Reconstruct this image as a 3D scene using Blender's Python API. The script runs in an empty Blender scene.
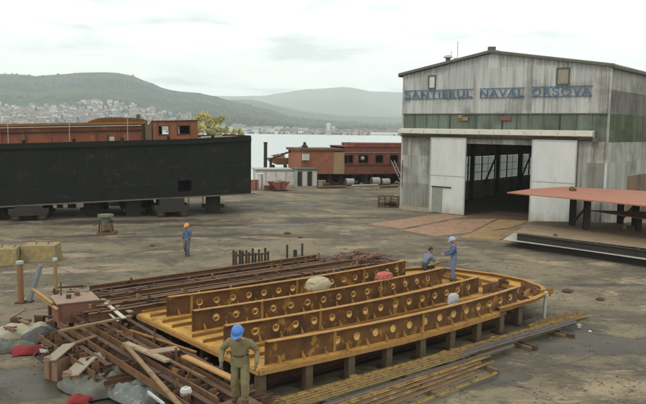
import bpy, bmesh, math, random
from math import radians, sin, cos, tan, atan, atan2, pi, sqrt, floor
from mathutils import Vector, Matrix, noise
random.seed(7)
sc = bpy.context.scene
COL = sc.collection

# ------------------------------------------------------------------ camera
FPX, CAMH = 700.0, 7.0
PITCH, ROLL = atan(74/700), radians(0.8)
_r = Vector((1, 0, 0)); _u = Vector((0, sin(PITCH), cos(PITCH))); _f = Vector((0, cos(PITCH), -sin(PITCH)))
CR = _r*cos(ROLL) + _u*sin(ROLL); CU = _u*cos(ROLL) - _r*sin(ROLL)
EYE = Vector((0, 0, CAMH))
cam_data = bpy.data.cameras.new('camera'); cam = bpy.data.objects.new('camera', cam_data); COL.objects.link(cam)
cam.matrix_world = Matrix.Translation(EYE) @ Matrix((CR, CU, -_f)).transposed().to_4x4()
cam_data.sensor_width = 36; cam_data.lens = FPX/646*36; cam_data.clip_start = .1; cam_data.clip_end = 30000
sc.camera = cam

def ray(x, y):
    return _f*FPX + CR*(x-323) + CU*(202-y)
def P(x, y, z=0.0):                       # the point at height z seen at (x, y)
    d = ray(x, y); return EYE + d*((z-CAMH)/d.z)
def PD(x, y, D):                          # the point at horizontal distance D seen at (x, y)
    d = ray(x, y); return EYE + d*(D/sqrt(d.x*d.x+d.y*d.y))

# ------------------------------------------------------------------ render, light, sky
sc.render.engine = 'CYCLES'
sc.view_settings.view_transform = 'Standard'; sc.view_settings.look = 'None'
sc.view_settings.exposure = 0.0; sc.view_settings.gamma = 1.0; sc.view_settings.use_curve_mapping = False
try:
    sc.cycles.volume_bounces = 2; sc.cycles.max_bounces = 8; sc.cycles.use_denoising = True
except Exception: pass
SUN_EL, SUN_AZ = radians(48), radians(-35)      # from behind-left of the camera
sun_d = bpy.data.lights.new('sun', 'SUN'); sun = bpy.data.objects.new('sun', sun_d); COL.objects.link(sun)
sun_d.energy = 1.15; sun_d.angle = radians(14); sun_d.color = (1, .93, .78)
sun_dir = Vector((-sin(radians(40))*cos(SUN_EL), -cos(radians(40))*cos(SUN_EL)*.9, sin(SUN_EL)))   # towards the sun
sun.rotation_euler = sun_dir.to_track_quat('Z', 'Y').to_euler()
world = bpy.data.worlds.new('World'); sc.world = world; world.use_nodes = True
nt = world.node_tree; nt.nodes.clear()
def N(t, kind, **kw):
    n = t.nodes.new(kind)
    for k, v in kw.items():
        if k in n.inputs: n.inputs[k].default_value = v
        else: setattr(n, k, v)
    return n
sky = N(nt, 'ShaderNodeTexSky', sky_type='NISHITA', sun_disc=False)
sky.sun_elevation = SUN_EL; sky.sun_rotation = atan2(sun_dir.x, sun_dir.y)
b1 = N(nt, 'ShaderNodeBackground', Strength=.08); nt.links.new(sky.outputs[0], b1.inputs[0])
tc = N(nt, 'ShaderNodeTexCoord'); sp = N(nt, 'ShaderNodeSeparateXYZ'); nt.links.new(tc.outputs['Generated'], sp.inputs[0])
mx = N(nt, 'ShaderNodeMath', operation='MAXIMUM'); nt.links.new(sp.outputs[2], mx.inputs[0]); mx.inputs[1].default_value = 0
ad = N(nt, 'ShaderNodeMath', operation='ADD'); nt.links.new(mx.outputs[0], ad.inputs[0]); ad.inputs[1].default_value = .09
cmb = N(nt, 'ShaderNodeCombineXYZ')
for i in (0, 1):
    dv = N(nt, 'ShaderNodeMath', operation='DIVIDE'); nt.links.new(sp.outputs[i], dv.inputs[0]); nt.links.new(ad.outputs[0], dv.inputs[1]); nt.links.new(dv.outputs[0], cmb.inputs[i])
cn = N(nt, 'ShaderNodeTexNoise', Scale=1.1, Detail=9.0, Roughness=.55, Distortion=.25); nt.links.new(cmb.outputs[0], cn.inputs['Vector'])
cr = N(nt, 'ShaderNodeValToRGB'); nt.links.new(cn.outputs[0], cr.inputs[0])
cr.color_ramp.elements[0].position = .34; cr.color_ramp.elements[0].color = (.50, .55, .56, 1)
cr.color_ramp.elements[1].position = .60; cr.color_ramp.elements[1].color = (1.0, 1.0, .925, 1)
e = cr.color_ramp.elements.new(.46); e.color = (.86, .89, .84, 1)
b2 = N(nt, 'ShaderNodeBackground', Strength=1.78); nt.links.new(cr.outputs[0], b2.inputs[0])
ms = N(nt, 'ShaderNodeMixShader'); ms.inputs[0].default_value = .9
nt.links.new(b1.outputs[0], ms.inputs[1]); nt.links.new(b2.outputs[0], ms.inputs[2])
wo = N(nt, 'ShaderNodeOutputWorld'); nt.links.new(ms.outputs[0], wo.inputs[0])

# ------------------------------------------------------------------ materials
MAT = {}
def mat(name, c, c2=None, c3=None, rough=.8, metal=0.0, scale=2.0, stretch=(1, 1, 1), amt=.6, bump=.15, s2=None, th=.55, spec=.35, bdist=.01):
    """weathered paint / steel / wood: base c, broken up towards c2 by noise, with sharper stains of c3"""
    if name in MAT: return MAT[name]
    m = bpy.data.materials.new(name); m.use_nodes = True; t = m.node_tree; t.nodes.clear()
    out = N(t, 'ShaderNodeOutputMaterial'); bs = N(t, 'ShaderNodeBsdfPrincipled', Roughness=rough, Metallic=metal)
    bs.inputs['Specular IOR Level'].default_value = spec
    t.links.new(bs.outputs[0], out.inputs[0])
    co = N(t, 'ShaderNodeTexCoord'); mp = N(t, 'ShaderNodeMapping'); mp.inputs['Scale'].default_value = stretch
    t.links.new(co.outputs['Object'], mp.inputs[0])
    n1 = N(t, 'ShaderNodeTexNoise', Scale=scale, Detail=7.0, Roughness=.62); t.links.new(mp.outputs[0], n1.inputs['Vector'])
    c2 = c2 or tuple(x*.7 for x in c)
    r1 = N(t, 'ShaderNodeMapRange'); r1.inputs[1].default_value = .35; r1.inputs[2].default_value = .68; r1.inputs[4].default_value = amt
    t.links.new(n1.outputs[0], r1.inputs[0])
    m1 = N(t, 'ShaderNodeMix', data_type='RGBA'); m1.inputs[6].default_value = (*c, 1); m1.inputs[7].default_value = (*c2, 1)
    t.links.new(r1.outputs[0], m1.inputs[0]); last = m1.outputs[2]
    if c3:
        n2 = N(t, 'ShaderNodeTexNoise', Scale=s2 or scale*2.3, Detail=8.0, Roughness=.7); t.links.new(mp.outputs[0], n2.inputs['Vector'])
        r2 = N(t, 'ShaderNodeMapRange'); r2.inputs[1].default_value = th; r2.inputs[2].default_value = th+.1; r2.inputs[4].default_value = .85
        t.links.new(n2.outputs[0], r2.inputs[0])
        m2 = N(t, 'ShaderNodeMix', data_type='RGBA'); m2.inputs[7].default_value = (*c3, 1)
        t.links.new(last, m2.inputs[6]); t.links.new(r2.outputs[0], m2.inputs[0]); last = m2.outputs[2]
    t.links.new(last, bs.inputs['Base Color'])
    if bump:
        n3 = N(t, 'ShaderNodeTexNoise', Scale=scale*9, Detail=4.0); t.links.new(mp.outputs[0], n3.inputs['Vector'])
        b = N(t, 'ShaderNodeBump', Strength=bump, Distance=bdist); t.links.new(n3.outputs[0], b.inputs['Height']); t.links.new(b.outputs[0], bs.inputs['Normal'])
    MAT[name] = m; return m

RUST_DARK = mat('rust_dark', (.062, .034, .021), (.10, .05, .026), (.03, .021, .016), scale=3, rough=.9, bump=.4)
RUST_MID = mat('rust_mid', (.105, .052, .026), (.17, .09, .04), (.045, .026, .018), scale=2.5, rough=.9, bump=.4)
RUST_ORANGE = mat('rust_orange', (.23, .115, .025), (.14, .058, .022), (.34, .17, .045), scale=1.6, rough=.85, bump=.3, th=.58)
RUST_WEB = mat('rust_web', (.14, .063, .018), (.042, .023, .012), (.33, .175, .035), scale=1.3, rough=.85, bump=.3, th=.55, amt=.9, s2=2.2)
DECK = mat('deck_orange', (.43, .245, .048), (.22, .105, .028), (.08, .04, .017), scale=1.2, rough=.85, bump=.3, th=.56, amt=.9)
FLANGE = mat('flange_edge', (.34, .18, .055), (.2, .105, .033), (.10, .05, .022), scale=3, rough=.8)
YELLOW_BAR = mat('yellow_bar', (.28, .19, .05), (.19, .12, .038), (.09, .052, .026), scale=2.2, rough=.8, th=.5)
BLUE_BAR = mat('steel_bar', (.15, .135, .135), (.12, .10, .10), (.13, .07, .045), scale=1.2, rough=.55, metal=.3)
BROWN_BAR = mat('brown_bar', (.20, .12, .055), (.12, .07, .04), (.3, .2, .09), scale=1.4)
WOOD = mat('old_plank', (.22, .14, .07), (.13, .082, .045), (.07, .045, .03), scale=2, stretch=(1, 1, 1), rough=.9)
WOOD_PALE = mat('pale_plank', (.29, .235, .145), (.19, .145, .09), (.1, .075, .05), scale=2.5, rough=.9)
POST_MAT = mat('post_steel', (.12, .088, .05), (.075, .055, .034), (.05, .033, .022), scale=4, rough=.9)
BLACK_HULL = mat('black_hull', (.009, .011, .010), (.017, .018, .016), (.036, .028, .020), scale=.5, stretch=(1, 1, 1.2), rough=.8, bump=.25, th=.57, spec=.14, bdist=.03)
HULL_RUST = mat('hull_red', (.20, .07, .035), (.11, .045, .028), (.28, .13, .06), scale=.7, stretch=(1, 1, .5), rough=.85)
SHIP_RED = mat('ship_red', (.21, .06, .042), (.12, .042, .032), (.28, .13, .085), scale=1.2, rough=.85, th=.56, amt=.9)
SHIP_ORANGE = mat('ship_orange', (.30, .115, .065), (.22, .08, .05), (.12, .05, .038), scale=1.0, rough=.85, th=.57, amt=.9)
TAN = mat('tan_panel', (.33, .23, .12), (.24, .16, .085), None, scale=1)
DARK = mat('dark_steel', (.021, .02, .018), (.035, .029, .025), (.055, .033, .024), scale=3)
BLACKGAP = mat('opening_shade', (.015, .015, .015), rough=.9)  # black lining, paints the shade inside the hull's side opening
WHITE_DIRTY = mat('dirty_white', (.58, .6, .58), (.48, .5, .48), (.34, .32, .27), scale=.9, rough=.7, th=.68)
CREAM = mat('cream_beam', (.50, .49, .42), (.40, .39, .32), (.24, .21, .15), scale=1.1, rough=.8, th=.62)
GREY_PALE = mat('pale_grey', (.34, .35, .33), (.22, .23, .21), None, scale=1.5)
PIPE_WHITE = mat('pipe_white', (.42, .42, .39), (.28, .28, .25), None, scale=3)
YELLOW_BLOCK = mat('yellow_block', (.29, .19, .045), (.19, .155, .09), (.15, .135, .095), scale=1.9, th=.44)
GREENISH = mat('green_machine', (.12, .14, .09), (.08, .085, .06), (.1, .06, .04), scale=4)
TARP = mat('grey_tarp', (.105, .107, .09), (.06, .062, .052), (.16, .155, .13), scale=2, rough=.95, bump=.3)
CANVAS = mat('pale_canvas', (.30, .27, .205), (.2, .175, .13), None, scale=2, rough=.95)
RED_CLOTH = mat('red_cloth', (.19, .02, .022), (.10, .014, .016), None, scale=3, rough=.95)
TANK = mat('brown_tank', (.17, .075, .05), (.11, .05, .036), (.23, .13, .09), scale=1.8, th=.6)
BOXTOP = mat('dusty_lid', (.24, .165, .12), (.17, .115, .085), None, scale=3)
ROOFSTEEL = mat('roof_steel', (.09, .095, .07), (.06, .065, .05), (.13, .11, .08), scale=1)
PINKPLATE = mat('red_lead_plate', (.31, .135, .09), (.24, .105, .07), (.16, .08, .055), scale=.7, th=.58, bump=.1)
PLATFORM = mat('platform_top', (.22, .16, .10), (.15, .11, .075), (.12, .09, .07), scale=.8)
PLATE_EDGE = mat('plate_edge', (.36, .35, .32), (.2, .18, .155), None, scale=1.5)
SKIN = mat('skin', (.36, .19, .125), (.33, .16, .11), rough=.6, bump=0)
HAIR = mat('hair', (.012, .01, .009), rough=.7, bump=.2)

# ------------------------------------------------------------------ mesh building
class MB:
    def __init__(s): s.v = []; s.f = []; s.m = []; s.mats = []
    def mi(s, m):
        if m not in s.mats: s.mats.append(m)
        return s.mats.index(m)
    def add(s, vs, fs, m):
        o = len(s.v); s.v += [tuple(v) for v in vs]; i = s.mi(m)
        for f in fs: s.f.append(tuple(o+k for k in f)); s.m.append(i)
        return s
    def box(s, c, size, m, rot=None):
        x, y, z = (k/2 for k in size); c = Vector(c)
        vs = [Vector((a*x, b*y, d*z)) for d in (-1, 1) for b in (-1, 1) for a in (-1, 1)]
        if rot is not None: vs = [rot @ v for v in vs]
        return s.add([c+v for v in vs], [(0, 2, 3, 1), (4, 5, 7, 6), (0, 1, 5, 4), (2, 6, 7, 3), (0, 4, 6, 2), (1, 3, 7, 5)], m)
    def frame(s, a, b, up=Vector((0, 0, 1))):
        a = Vector(a); b = Vector(b); d = (b-a); L = d.length; d = d/L if L else Vector((1, 0, 0))
        sd = d.cross(up)
        if sd.length < 1e-4: sd = d.cross(Vector((0, 1, 0)))
        sd.normalize(); u = sd.cross(d); return a, b, d, sd, u, L
    def bar(s, a, b, w, h, m):
        a, b, d, sd, u, L = s.frame(a, b)
        vs = [p + sd*(i*w/2) + u*(j*h/2) for p in (a, b) for i, j in ((-1, -1), (1, -1), (1, 1), (-1, 1))]
        return s.add(vs, [(0, 1, 2, 3), (7, 6, 5, 4), (0, 4, 5, 1), (1, 5, 6, 2), (2, 6, 7, 3), (3, 7, 4, 0)], m)
    def prof(s, a, b, pts, m):            # extrude a closed profile (side, up) along a-b
        a, b, d, sd, u, L = s.frame(a, b); n = len(pts)
        vs = [p + sd*i + u*j for p in (a, b) for i, j in pts]
        fs = [tuple(reversed(range(n))), tuple(range(n, 2*n))] + [(k, (k+1) % n, n+(k+1) % n, n+k) for k in range(n)]
        return s.add(vs, fs, m)
    def angle(s, a, b, w, h, t, m):       # L-section
        return s.prof(a, b, [(-w/2, 0), (w/2, 0), (w/2, t), (-w/2+t, t), (-w/2+t, h), (-w/2, h)], m)
    def ibeam(s, a, b, w, h, t, m):
        return s.prof(a, b, [(-w/2, 0), (w/2, 0), (w/2, t), (t/2, t), (t/2, h-t), (w/2, h-t), (w/2, h), (-w/2, h), (-w/2, h-t), (-t/2, h-t), (-t/2, t), (-w/2, t)], m)
    def tube(s, a, b, r, m, n=10, r2=None):
        a, b, d, sd, u, L = s.frame(a, b); r2 = r if r2 is None else r2
        vs = [p + (sd*cos(2*pi*k/n) + u*sin(2*pi*k/n))*q for p, q in ((a, r), (b, r2)) for k in range(n)]
        fs = [tuple(reversed(range(n))), tuple(range(n, 2*n))] + [(k, (k+1) % n, n+(k+1) % n, n+k) for k in range(n)]
        return s.add(vs, fs, m)
    def slab(s, pts, z0, z1, m):          # polygon pts (x,y[,z]) extruded from z0 to z1
        n = len(pts); vs = [(p[0], p[1], z) for z in (z0, z1) for p in pts]
        fs = [tuple(reversed(range(n))), tuple(range(n, 2*n))] + [(k, (k+1) % n, n+(k+1) % n, n+k) for k in range(n)]
        return s.add(vs, fs, m)
    def lathe(s, c, prof, m, n=16):       # prof: [(r, z)]
        c = Vector(c); k = len(prof)
        vs = [c + Vector((r*cos(2*pi*i/n), r*sin(2*pi*i/n), z)) for i in range(n) for r, z in prof]
        fs = [(i*k+j, ((i+1) % n)*k+j, ((i+1) % n)*k+j+1, i*k+j+1) for i in range(n) for j in range(k-1)]
        return s.add(vs, fs, m)
    def build(s, name, parent=None, origin=None, smooth=False, recalc=True, bevel=0):
        o = Vector(origin) if origin is not None else Vector((0, 0, 0))
        me = bpy.data.meshes.new(name)
        me.from_pydata([(v[0]-o.x, v[1]-o.y, v[2]-o.z) for v in s.v], [], s.f)
        for m in s.mats: me.materials.append(m)
        me.polygons.foreach_set('material_index', s.m)
        if recalc:
            bm = bmesh.new(); bm.from_mesh(me); bmesh.ops.recalc_face_normals(bm, faces=bm.faces); bm.to_mesh(me); bm.free()
        if smooth: me.polygons.foreach_set('use_smooth', [True]*len(me.polygons))
        me.update()
        ob = bpy.data.objects.new(name, me); COL.objects.link(ob)
        if parent is not None:
            ob.parent = parent; ob.location = o - parent.location if not parent.parent else o
        else: ob.location = o
        if bevel:
            b = ob.modifiers.new('bevel', 'BEVEL'); b.width = bevel; b.segments = 1; b.limit_method = 'ANGLE'
        return ob

def tag(o, label=None, cat=None, group=None, kind=None):
    if label: o['label'] = label
    if cat: o['category'] = cat
    if group: o['group'] = group
    if kind: o['kind'] = kind
    return o
def empty(name, loc, label, cat, group=None):
    o = bpy.data.objects.new(name, None); COL.objects.link(o); o.location = Vector(loc); o.empty_display_size = .2
    return tag(o, label, cat, group)
def sub(mb, name, parent, **kw):          # a sub-part: parent is itself a part; vertices stay in world coordinates
    ob = mb.build(name, None, **kw); ob.parent = parent
    root = parent
    off = Vector((0, 0, 0))
    while root is not None: off += root.location; root = root.parent
    ob.location = ob.location - off
    return ob
def copy_tree(o, parent=None):
    c = o.copy(); COL.objects.link(c); c.parent = parent
    for ch in o.children: copy_tree(ch, c)
    return c
ORD = ['first', 'second', 'third', 'fourth', 'fifth', 'sixth', 'seventh', 'eighth', 'ninth', 'tenth', 'eleventh', 'twelfth']
# ------------------------------------------------------------------ ground
def ground_material():
    m = bpy.data.materials.new('yard_ground'); m.use_nodes = True; t = m.node_tree; t.nodes.clear(); L = t.links.new
    out = N(t, 'ShaderNodeOutputMaterial'); bs = N(t, 'ShaderNodeBsdfPrincipled'); L(bs.outputs[0], out.inputs[0])
    co = N(t, 'ShaderNodeTexCoord')
    def noi(scale, detail=6, rough=.6, stretch=(1, 1, 1), rz=0, dist=0):
        mp = N(t, 'ShaderNodeMapping'); mp.inputs['Scale'].default_value = stretch; mp.inputs['Rotation'].default_value = (0, 0, rz)
        L(co.outputs['Object'], mp.inputs[0])
        n = N(t, 'ShaderNodeTexNoise', Scale=scale, Detail=detail, Roughness=rough, Distortion=dist); L(mp.outputs[0], n.inputs['Vector']); return n.outputs[0]
    def rng(v, a, b, hi=1.0, lo=0.0):
        r = N(t, 'ShaderNodeMapRange'); r.inputs[1].default_value = a; r.inputs[2].default_value = b; r.inputs[3].default_value = lo; r.inputs[4].default_value = hi
        r.interpolation_type = 'SMOOTHSTEP'; L(v, r.inputs[0]); return r.outputs[0]
    def mix(a, b, f):
        n = N(t, 'ShaderNodeMix', data_type='RGBA')
        for i, x in ((6, a), (7, b)):
            if isinstance(x, tuple): n.inputs[i].default_value = (*x, 1)
            else: L(x, n.inputs[i])
        if isinstance(f, float): n.inputs[0].default_value = f
        else: L(f, n.inputs[0])
        return n.outputs[2]
    def math(op, a, b):
        n = N(t, 'ShaderNodeMath', operation=op)
        for i, x in ((0, a), (1, b)):
            if isinstance(x, (int, float)): n.inputs[i].default_value = x
            else: L(x, n.inputs[i])
        return n.outputs[0]
    c = mix((.155, .125, .07), (.07, .058, .036), rng(noi(.16, 9, .74, (1, 1.3, 1)), .42, .58))
    c = mix(c, (.035, .03, .023), rng(noi(.085, 8, .7, (1, 2.2, 1), .15, .4), .54, .62, .75))
    c = mix(c, (.27, .20, .115), rng(noi(.23, 8, .7, (1, 1.8, 1), .2, .4), .55, .62, .75))
    c = mix(c, (.05, .041, .030), rng(noi(.33, 9, .75, (1, 1.4, 1), -.5, .3), .55, .66, .85))
    c = mix(c, (.26, .225, .16), rng(noi(1.1, 9, .78, (1.0, 2.6, 1), .4, .2), .56, .66, .7))
    c = mix(c, (.042, .034, .025), rng(noi(2.2, 9, .78, (1, 1.8, 1), .2, .3), .54, .64, .8))
    c = mix(c, (.21, .175, .12), rng(noi(9, 5, .75), .52, .72, .5))
    c = mix(c, (.05, .04, .03), rng(noi(24, 4, .7), .56, .7, .45))
    # cast concrete slabs: joints
    for rz, sc_ in ((radians(39), .22), (radians(39+90), .22)):
        mp = N(t, 'ShaderNodeMapping'); mp.inputs['Rotation'].default_value = (0, 0, -rz); L(co.outputs['Object'], mp.inputs[0])
        sx = N(t, 'ShaderNodeSeparateXYZ'); L(mp.outputs[0], sx.inputs[0])
        w = math('ADD', sx.outputs[0], math('MULTIPLY', noi(.8, 3), .25))
        fr = math('FRACT', math('MULTIPLY', w, sc_), 0); d = math('ABSOLUTE', math('SUBTRACT', fr, .5), 0)
        c = mix(c, (.065, .055, .042), math('MULTIPLY', rng(d, .012, .004, 1.0), rng(noi(.2, 3), .42, .55, .7)))
    # puddle and wet streaks
    geo = co.outputs['Object']; wet = None
    for (px, py, rx, ry, a) in WET:
        q = P(px, py)
        mp = N(t, 'ShaderNodeMapping'); mp.vector_type = 'TEXTURE'; mp.inputs['Location'].default_value = (q.x, q.y, 0); mp.inputs['Rotation'].default_value = (0, 0, a); mp.inputs['Scale'].default_value = (rx, ry, 1)
        L(geo, mp.inputs[0]); ln = N(t, 'ShaderNodeVectorMath', operation='LENGTH'); L(mp.outputs[0], ln.inputs[0])
        v = math('ADD', ln.outputs['Value'], math('MULTIPLY', math('SUBTRACT', noi(.7, 9, .72), .5), 2.6))
        k = rng(v, 1.1, .55); wet = k if wet is None else math('MAXIMUM', wet, k)
    hv = N(t, 'ShaderNodeHueSaturation', Saturation=.88, Value=1.02, Hue=.496); L(c, hv.inputs['Color']); c = hv.outputs[0]
    c = mix(c, (.032, .028, .022), math('MULTIPLY', wet, .8))
    L(c, bs.inputs['Base Color'])
    L(rng(wet, .35, 1, .5, .92), bs.inputs['Roughness']); bs.inputs['Specular IOR Level'].default_value = .35
    b = N(t, 'ShaderNodeBump', Strength=.8, Distance=.07)
    h = math('MULTIPLY', math('ADD', noi(1.3, 8, .7), math('MULTIPLY', noi(14, 4, .7), .25)), math('SUBTRACT', 1, wet))
    L(h, b.inputs['Height']); L(b.outputs[0], bs.inputs['Normal'])
    return m
WET = [(540, 335, 3.0, .7, .5), (20, 380, 1.8, 1.4, 0), (250, 225, 7, .8, .2), (120, 222, 9, 1.3, .25), (628, 341, 2.6, .7, -.35), (590, 346, 3.2, 1.0, .1), (500, 380, 1.6, .5, .7), (190, 236, 5, .7, .2), (75, 236, 4.5, .6, .35), (300, 205, 6, .8, .4), (600, 285, 1.6, .35, .2), (35, 385, 1.6, 1.3, 0.2)]
GROUND = ground_material()
yd = MB()
yd.slab([(-160, -30), (160, -30), (260, 60), (170, 126), (60, 108), (9, 95), (-13, 93), (-14, 118), (-42, 118), (-44, 90), (-100, 84), (-220, 80)], -8, 0, GROUND)
tag(yd.build('ground'), kind='structure')
# worn rail beds let into the concrete
mt_rail = mat('rail_bed', (.19, .16, .115), (.10, .08, .055), (.06, .05, .035), scale=.8, th=.46)
for (a, b, w) in ((P(-40, 247), P(430, 196), .3), (P(-40, 232), P(300, 199), .25), (P(60, 262), P(330, 222), .14)):
    m_ = MB(); d = (b-a).normalized(); s_ = Vector((-d.y, d.x, 0))*w/2
    m_.add([a-s_, b-s_, b+s_, a+s_], [(0, 1, 2, 3)], mt_rail)
    for v in range(4): m_.v[v] = (m_.v[v][0], m_.v[v][1], .004)
    tag(m_.build('track'), kind='structure')

# ------------------------------------------------------------------ lake
m = bpy.data.materials.new('lake_water'); m.use_nodes = True; t = m.node_tree; bs = t.nodes['Principled BSDF']
bs.inputs['Base Color'].default_value = (.30, .34, .33, 1); bs.inputs['Roughness'].default_value = .22
n_ = N(t, 'ShaderNodeTexNoise', Scale=.5, Detail=5.0); c_ = N(t, 'ShaderNodeTexCoord'); t.links.new(c_.outputs['Object'], n_.inputs['Vector'])
b_ = N(t, 'ShaderNodeBump', Strength=.25, Distance=.1); t.links.new(n_.outputs[0], b_.inputs['Height']); t.links.new(b_.outputs[0], bs.inputs['Normal'])
LAKE = m
w_ = MB(); w_.add([(-4000, 20, -4), (4000, 20, -4), (4000, 2200, -4), (-4000, 2200, -4)], [(0, 1, 2, 3)], LAKE)
tag(w_.build('lake', recalc=False), kind='structure')

# ------------------------------------------------------------------ hills
def hill_mat(name, cols, sc_):
    m = bpy.data.materials.new(name); m.use_nodes = True; t = m.node_tree; bs = t.nodes['Principled BSDF']; bs.inputs['Roughness'].default_value = 1
    bs.inputs['Specular IOR Level'].default_value = 0
    co = N(t, 'ShaderNodeTexCoord'); last = None
    for k, (c, s, th) in enumerate(cols):
        if last is None: last = c; continue
        n = N(t, 'ShaderNodeTexNoise', Scale=s*sc_, Detail=6.0, Roughness=.65, Distortion=.5); t.links.new(co.outputs['Object'], n.inputs['Vector'])
        r = N(t, 'ShaderNodeMapRange'); r.inputs[1].default_value = th; r.inputs[2].default_value = th+.06; t.links.new(n.outputs[0], r.inputs[0])
        x = N(t, 'ShaderNodeMix', data_type='RGBA'); t.links.new(r.outputs[0], x.inputs[0]); x.inputs[7].default_value = (*c, 1)
        if isinstance(last, tuple): x.inputs[6].default_value = (*last, 1)
        else: t.links.new(last, x.inputs[6])
        last = x.outputs[2]
    t.links.new(last, bs.inputs['Base Color']); return m
def interp(tab, x):
    if x <= tab[0][0]: return tab[0][1]
    for (a, b), (c, d) in zip(tab, tab[1:]):
        if x <= c:
            k = (x-a)/(c-a); k = k*k*(3-2*k)*.5+k*.5; return b+(d-b)*k
    return tab[-1][1]
def ridge_fn(sky_tab, foot, crest, z0, pw, rough):
    def fn(px, t):
        top = PD(px, interp(sky_tab, px), crest)
        hz = PD(px, 128, 1); dv = Vector((hz.x, hz.y, 0)).normalized()
        d = foot+(crest-foot)*t
        if t <= 1: z = z0+(top.z-z0)*(t**pw)
        else: z = top.z-(t-1)*(top.z-z0)*1.3
        q = dv*d
        nz = noise.fractal(Vector((q.x, q.y, 0))*.0016+Vector((3, 7, 0)), .9, 2.0, 5)
        z += nz*rough*min(1, t*1.5)*(.35 if .93 < t < 1.07 else 1)
        return Vector((q.x, q.y, max(z, z0) if t < .05 else z))
    return fn
R1 = ridge_fn([(-900, 98), (-400, 84), (-120, 78), (0, 74), (22, 74.3), (36, 76.2), (52, 74.8), (80, 73), (112, 73.2), (130, 75.5), (150, 83), (168, 90), (185, 92), (200, 92.6), (215, 95.5), (235, 101), (262, 108), (300, 118), (340, 124), (400, 128), (800, 130), (1500, 130)], 1180, 2700, -4.3, 1.25, 26)
R2 = ridge_fn([(-900, 112), (0, 110), (150, 106), (200, 102), (225, 100.5), (255, 99.5), (268, 103), (285, 107), (310, 112), (350, 117), (400, 119), (900, 117), (1500, 112)], 2400, 4200, -6, 1.1, 20)
R3 = ridge_fn([(-900, 108), (0, 105), (150, 100), (205, 95.5), (235, 96), (262, 95.8), (285, 92.5), (305, 89.5), (325, 88.3), (340, 86.7), (352, 87.5), (370, 91.5), (400, 92.5), (500, 97), (620, 92), (700, 94), (1000, 104), (1500, 112)], 4300, 7000, -6, 1.0, 14)
def terrain(name, fn, m, nt_=26, lo=-900, hi=1500, step=9):
    cols = list(range(lo, hi+1, step)); rows = [i/(nt_-6) for i in range(nt_)]
    b = MB(); vs = [fn(x, t) for x in cols for t in rows]; k = len(rows)
    b.add(vs, [(i*k+j, (i+1)*k+j, (i+1)*k+j+1, i*k+j+1) for i in range(len(cols)-1) for j in range(k-1)], m)
    return tag(b.build(name, smooth=True), kind='structure')
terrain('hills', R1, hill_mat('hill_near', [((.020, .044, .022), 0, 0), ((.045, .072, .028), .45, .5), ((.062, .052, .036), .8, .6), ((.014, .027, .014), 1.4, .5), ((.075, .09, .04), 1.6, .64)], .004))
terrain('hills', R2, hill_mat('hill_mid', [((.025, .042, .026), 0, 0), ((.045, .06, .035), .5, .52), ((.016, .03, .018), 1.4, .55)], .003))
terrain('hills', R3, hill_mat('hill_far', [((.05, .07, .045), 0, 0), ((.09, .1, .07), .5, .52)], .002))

# woods and bushes on the far hills: leaf clumps, one mass
def clump(mb, c, r, m, rnd):
    vs = []
    for k in range(6):
        a = k*pi/3+rnd.random(); vs.append(Vector((cos(a)*r*rnd.uniform(.6, 1.1), sin(a)*r*rnd.uniform(.6, 1.1), r*rnd.uniform(.2, .7))))
    vs.append(Vector((0, 0, r*rnd.uniform(1.0, 1.7)))); vs.append(Vector((0, 0, -r*.6)))
    fs = [(k, (k+1) % 6, 6) for k in range(6)] + [((k+1) % 6, k, 7) for k in range(6)]
    mb.add([c+v for v in vs], fs, m)
LEAF = [mat('leaf_dark', (.026, .042, .018), (.035, .052, .024), rough=1, bump=0, scale=.02), mat('leaf_olive', (.045, .06, .026), (.038, .052, .024), rough=1, bump=0, scale=.02), mat('leaf_brown', (.06, .055, .035), (.05, .05, .03), rough=1, bump=0, scale=.02)]
rnd = random.Random(3); wd = MB()
for i in range(16000):
    px = rnd.uniform(-250, 800); tt = rnd.random()**1.3*.98+.01
    q = R1(px, tt)
    if noise.noise(q*.004) < -.12 and rnd.random() < .85: continue
    clump(wd, q, rnd.uniform(1.6, 4.2)*(1+tt*.6), LEAF[min(2, int(rnd.random()**1.6*3))], rnd)
for i in range(1500):
    px = rnd.uniform(150, 800); q = R1(px, rnd.uniform(.0, .04)); clump(wd, q, rnd.uniform(1.2, 3.0), LEAF[rnd.randrange(2)], rnd)
tag(wd.build('woods', recalc=False), 'dark green and olive woods covering the hills across the lake', 'woods', kind='stuff')

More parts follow.
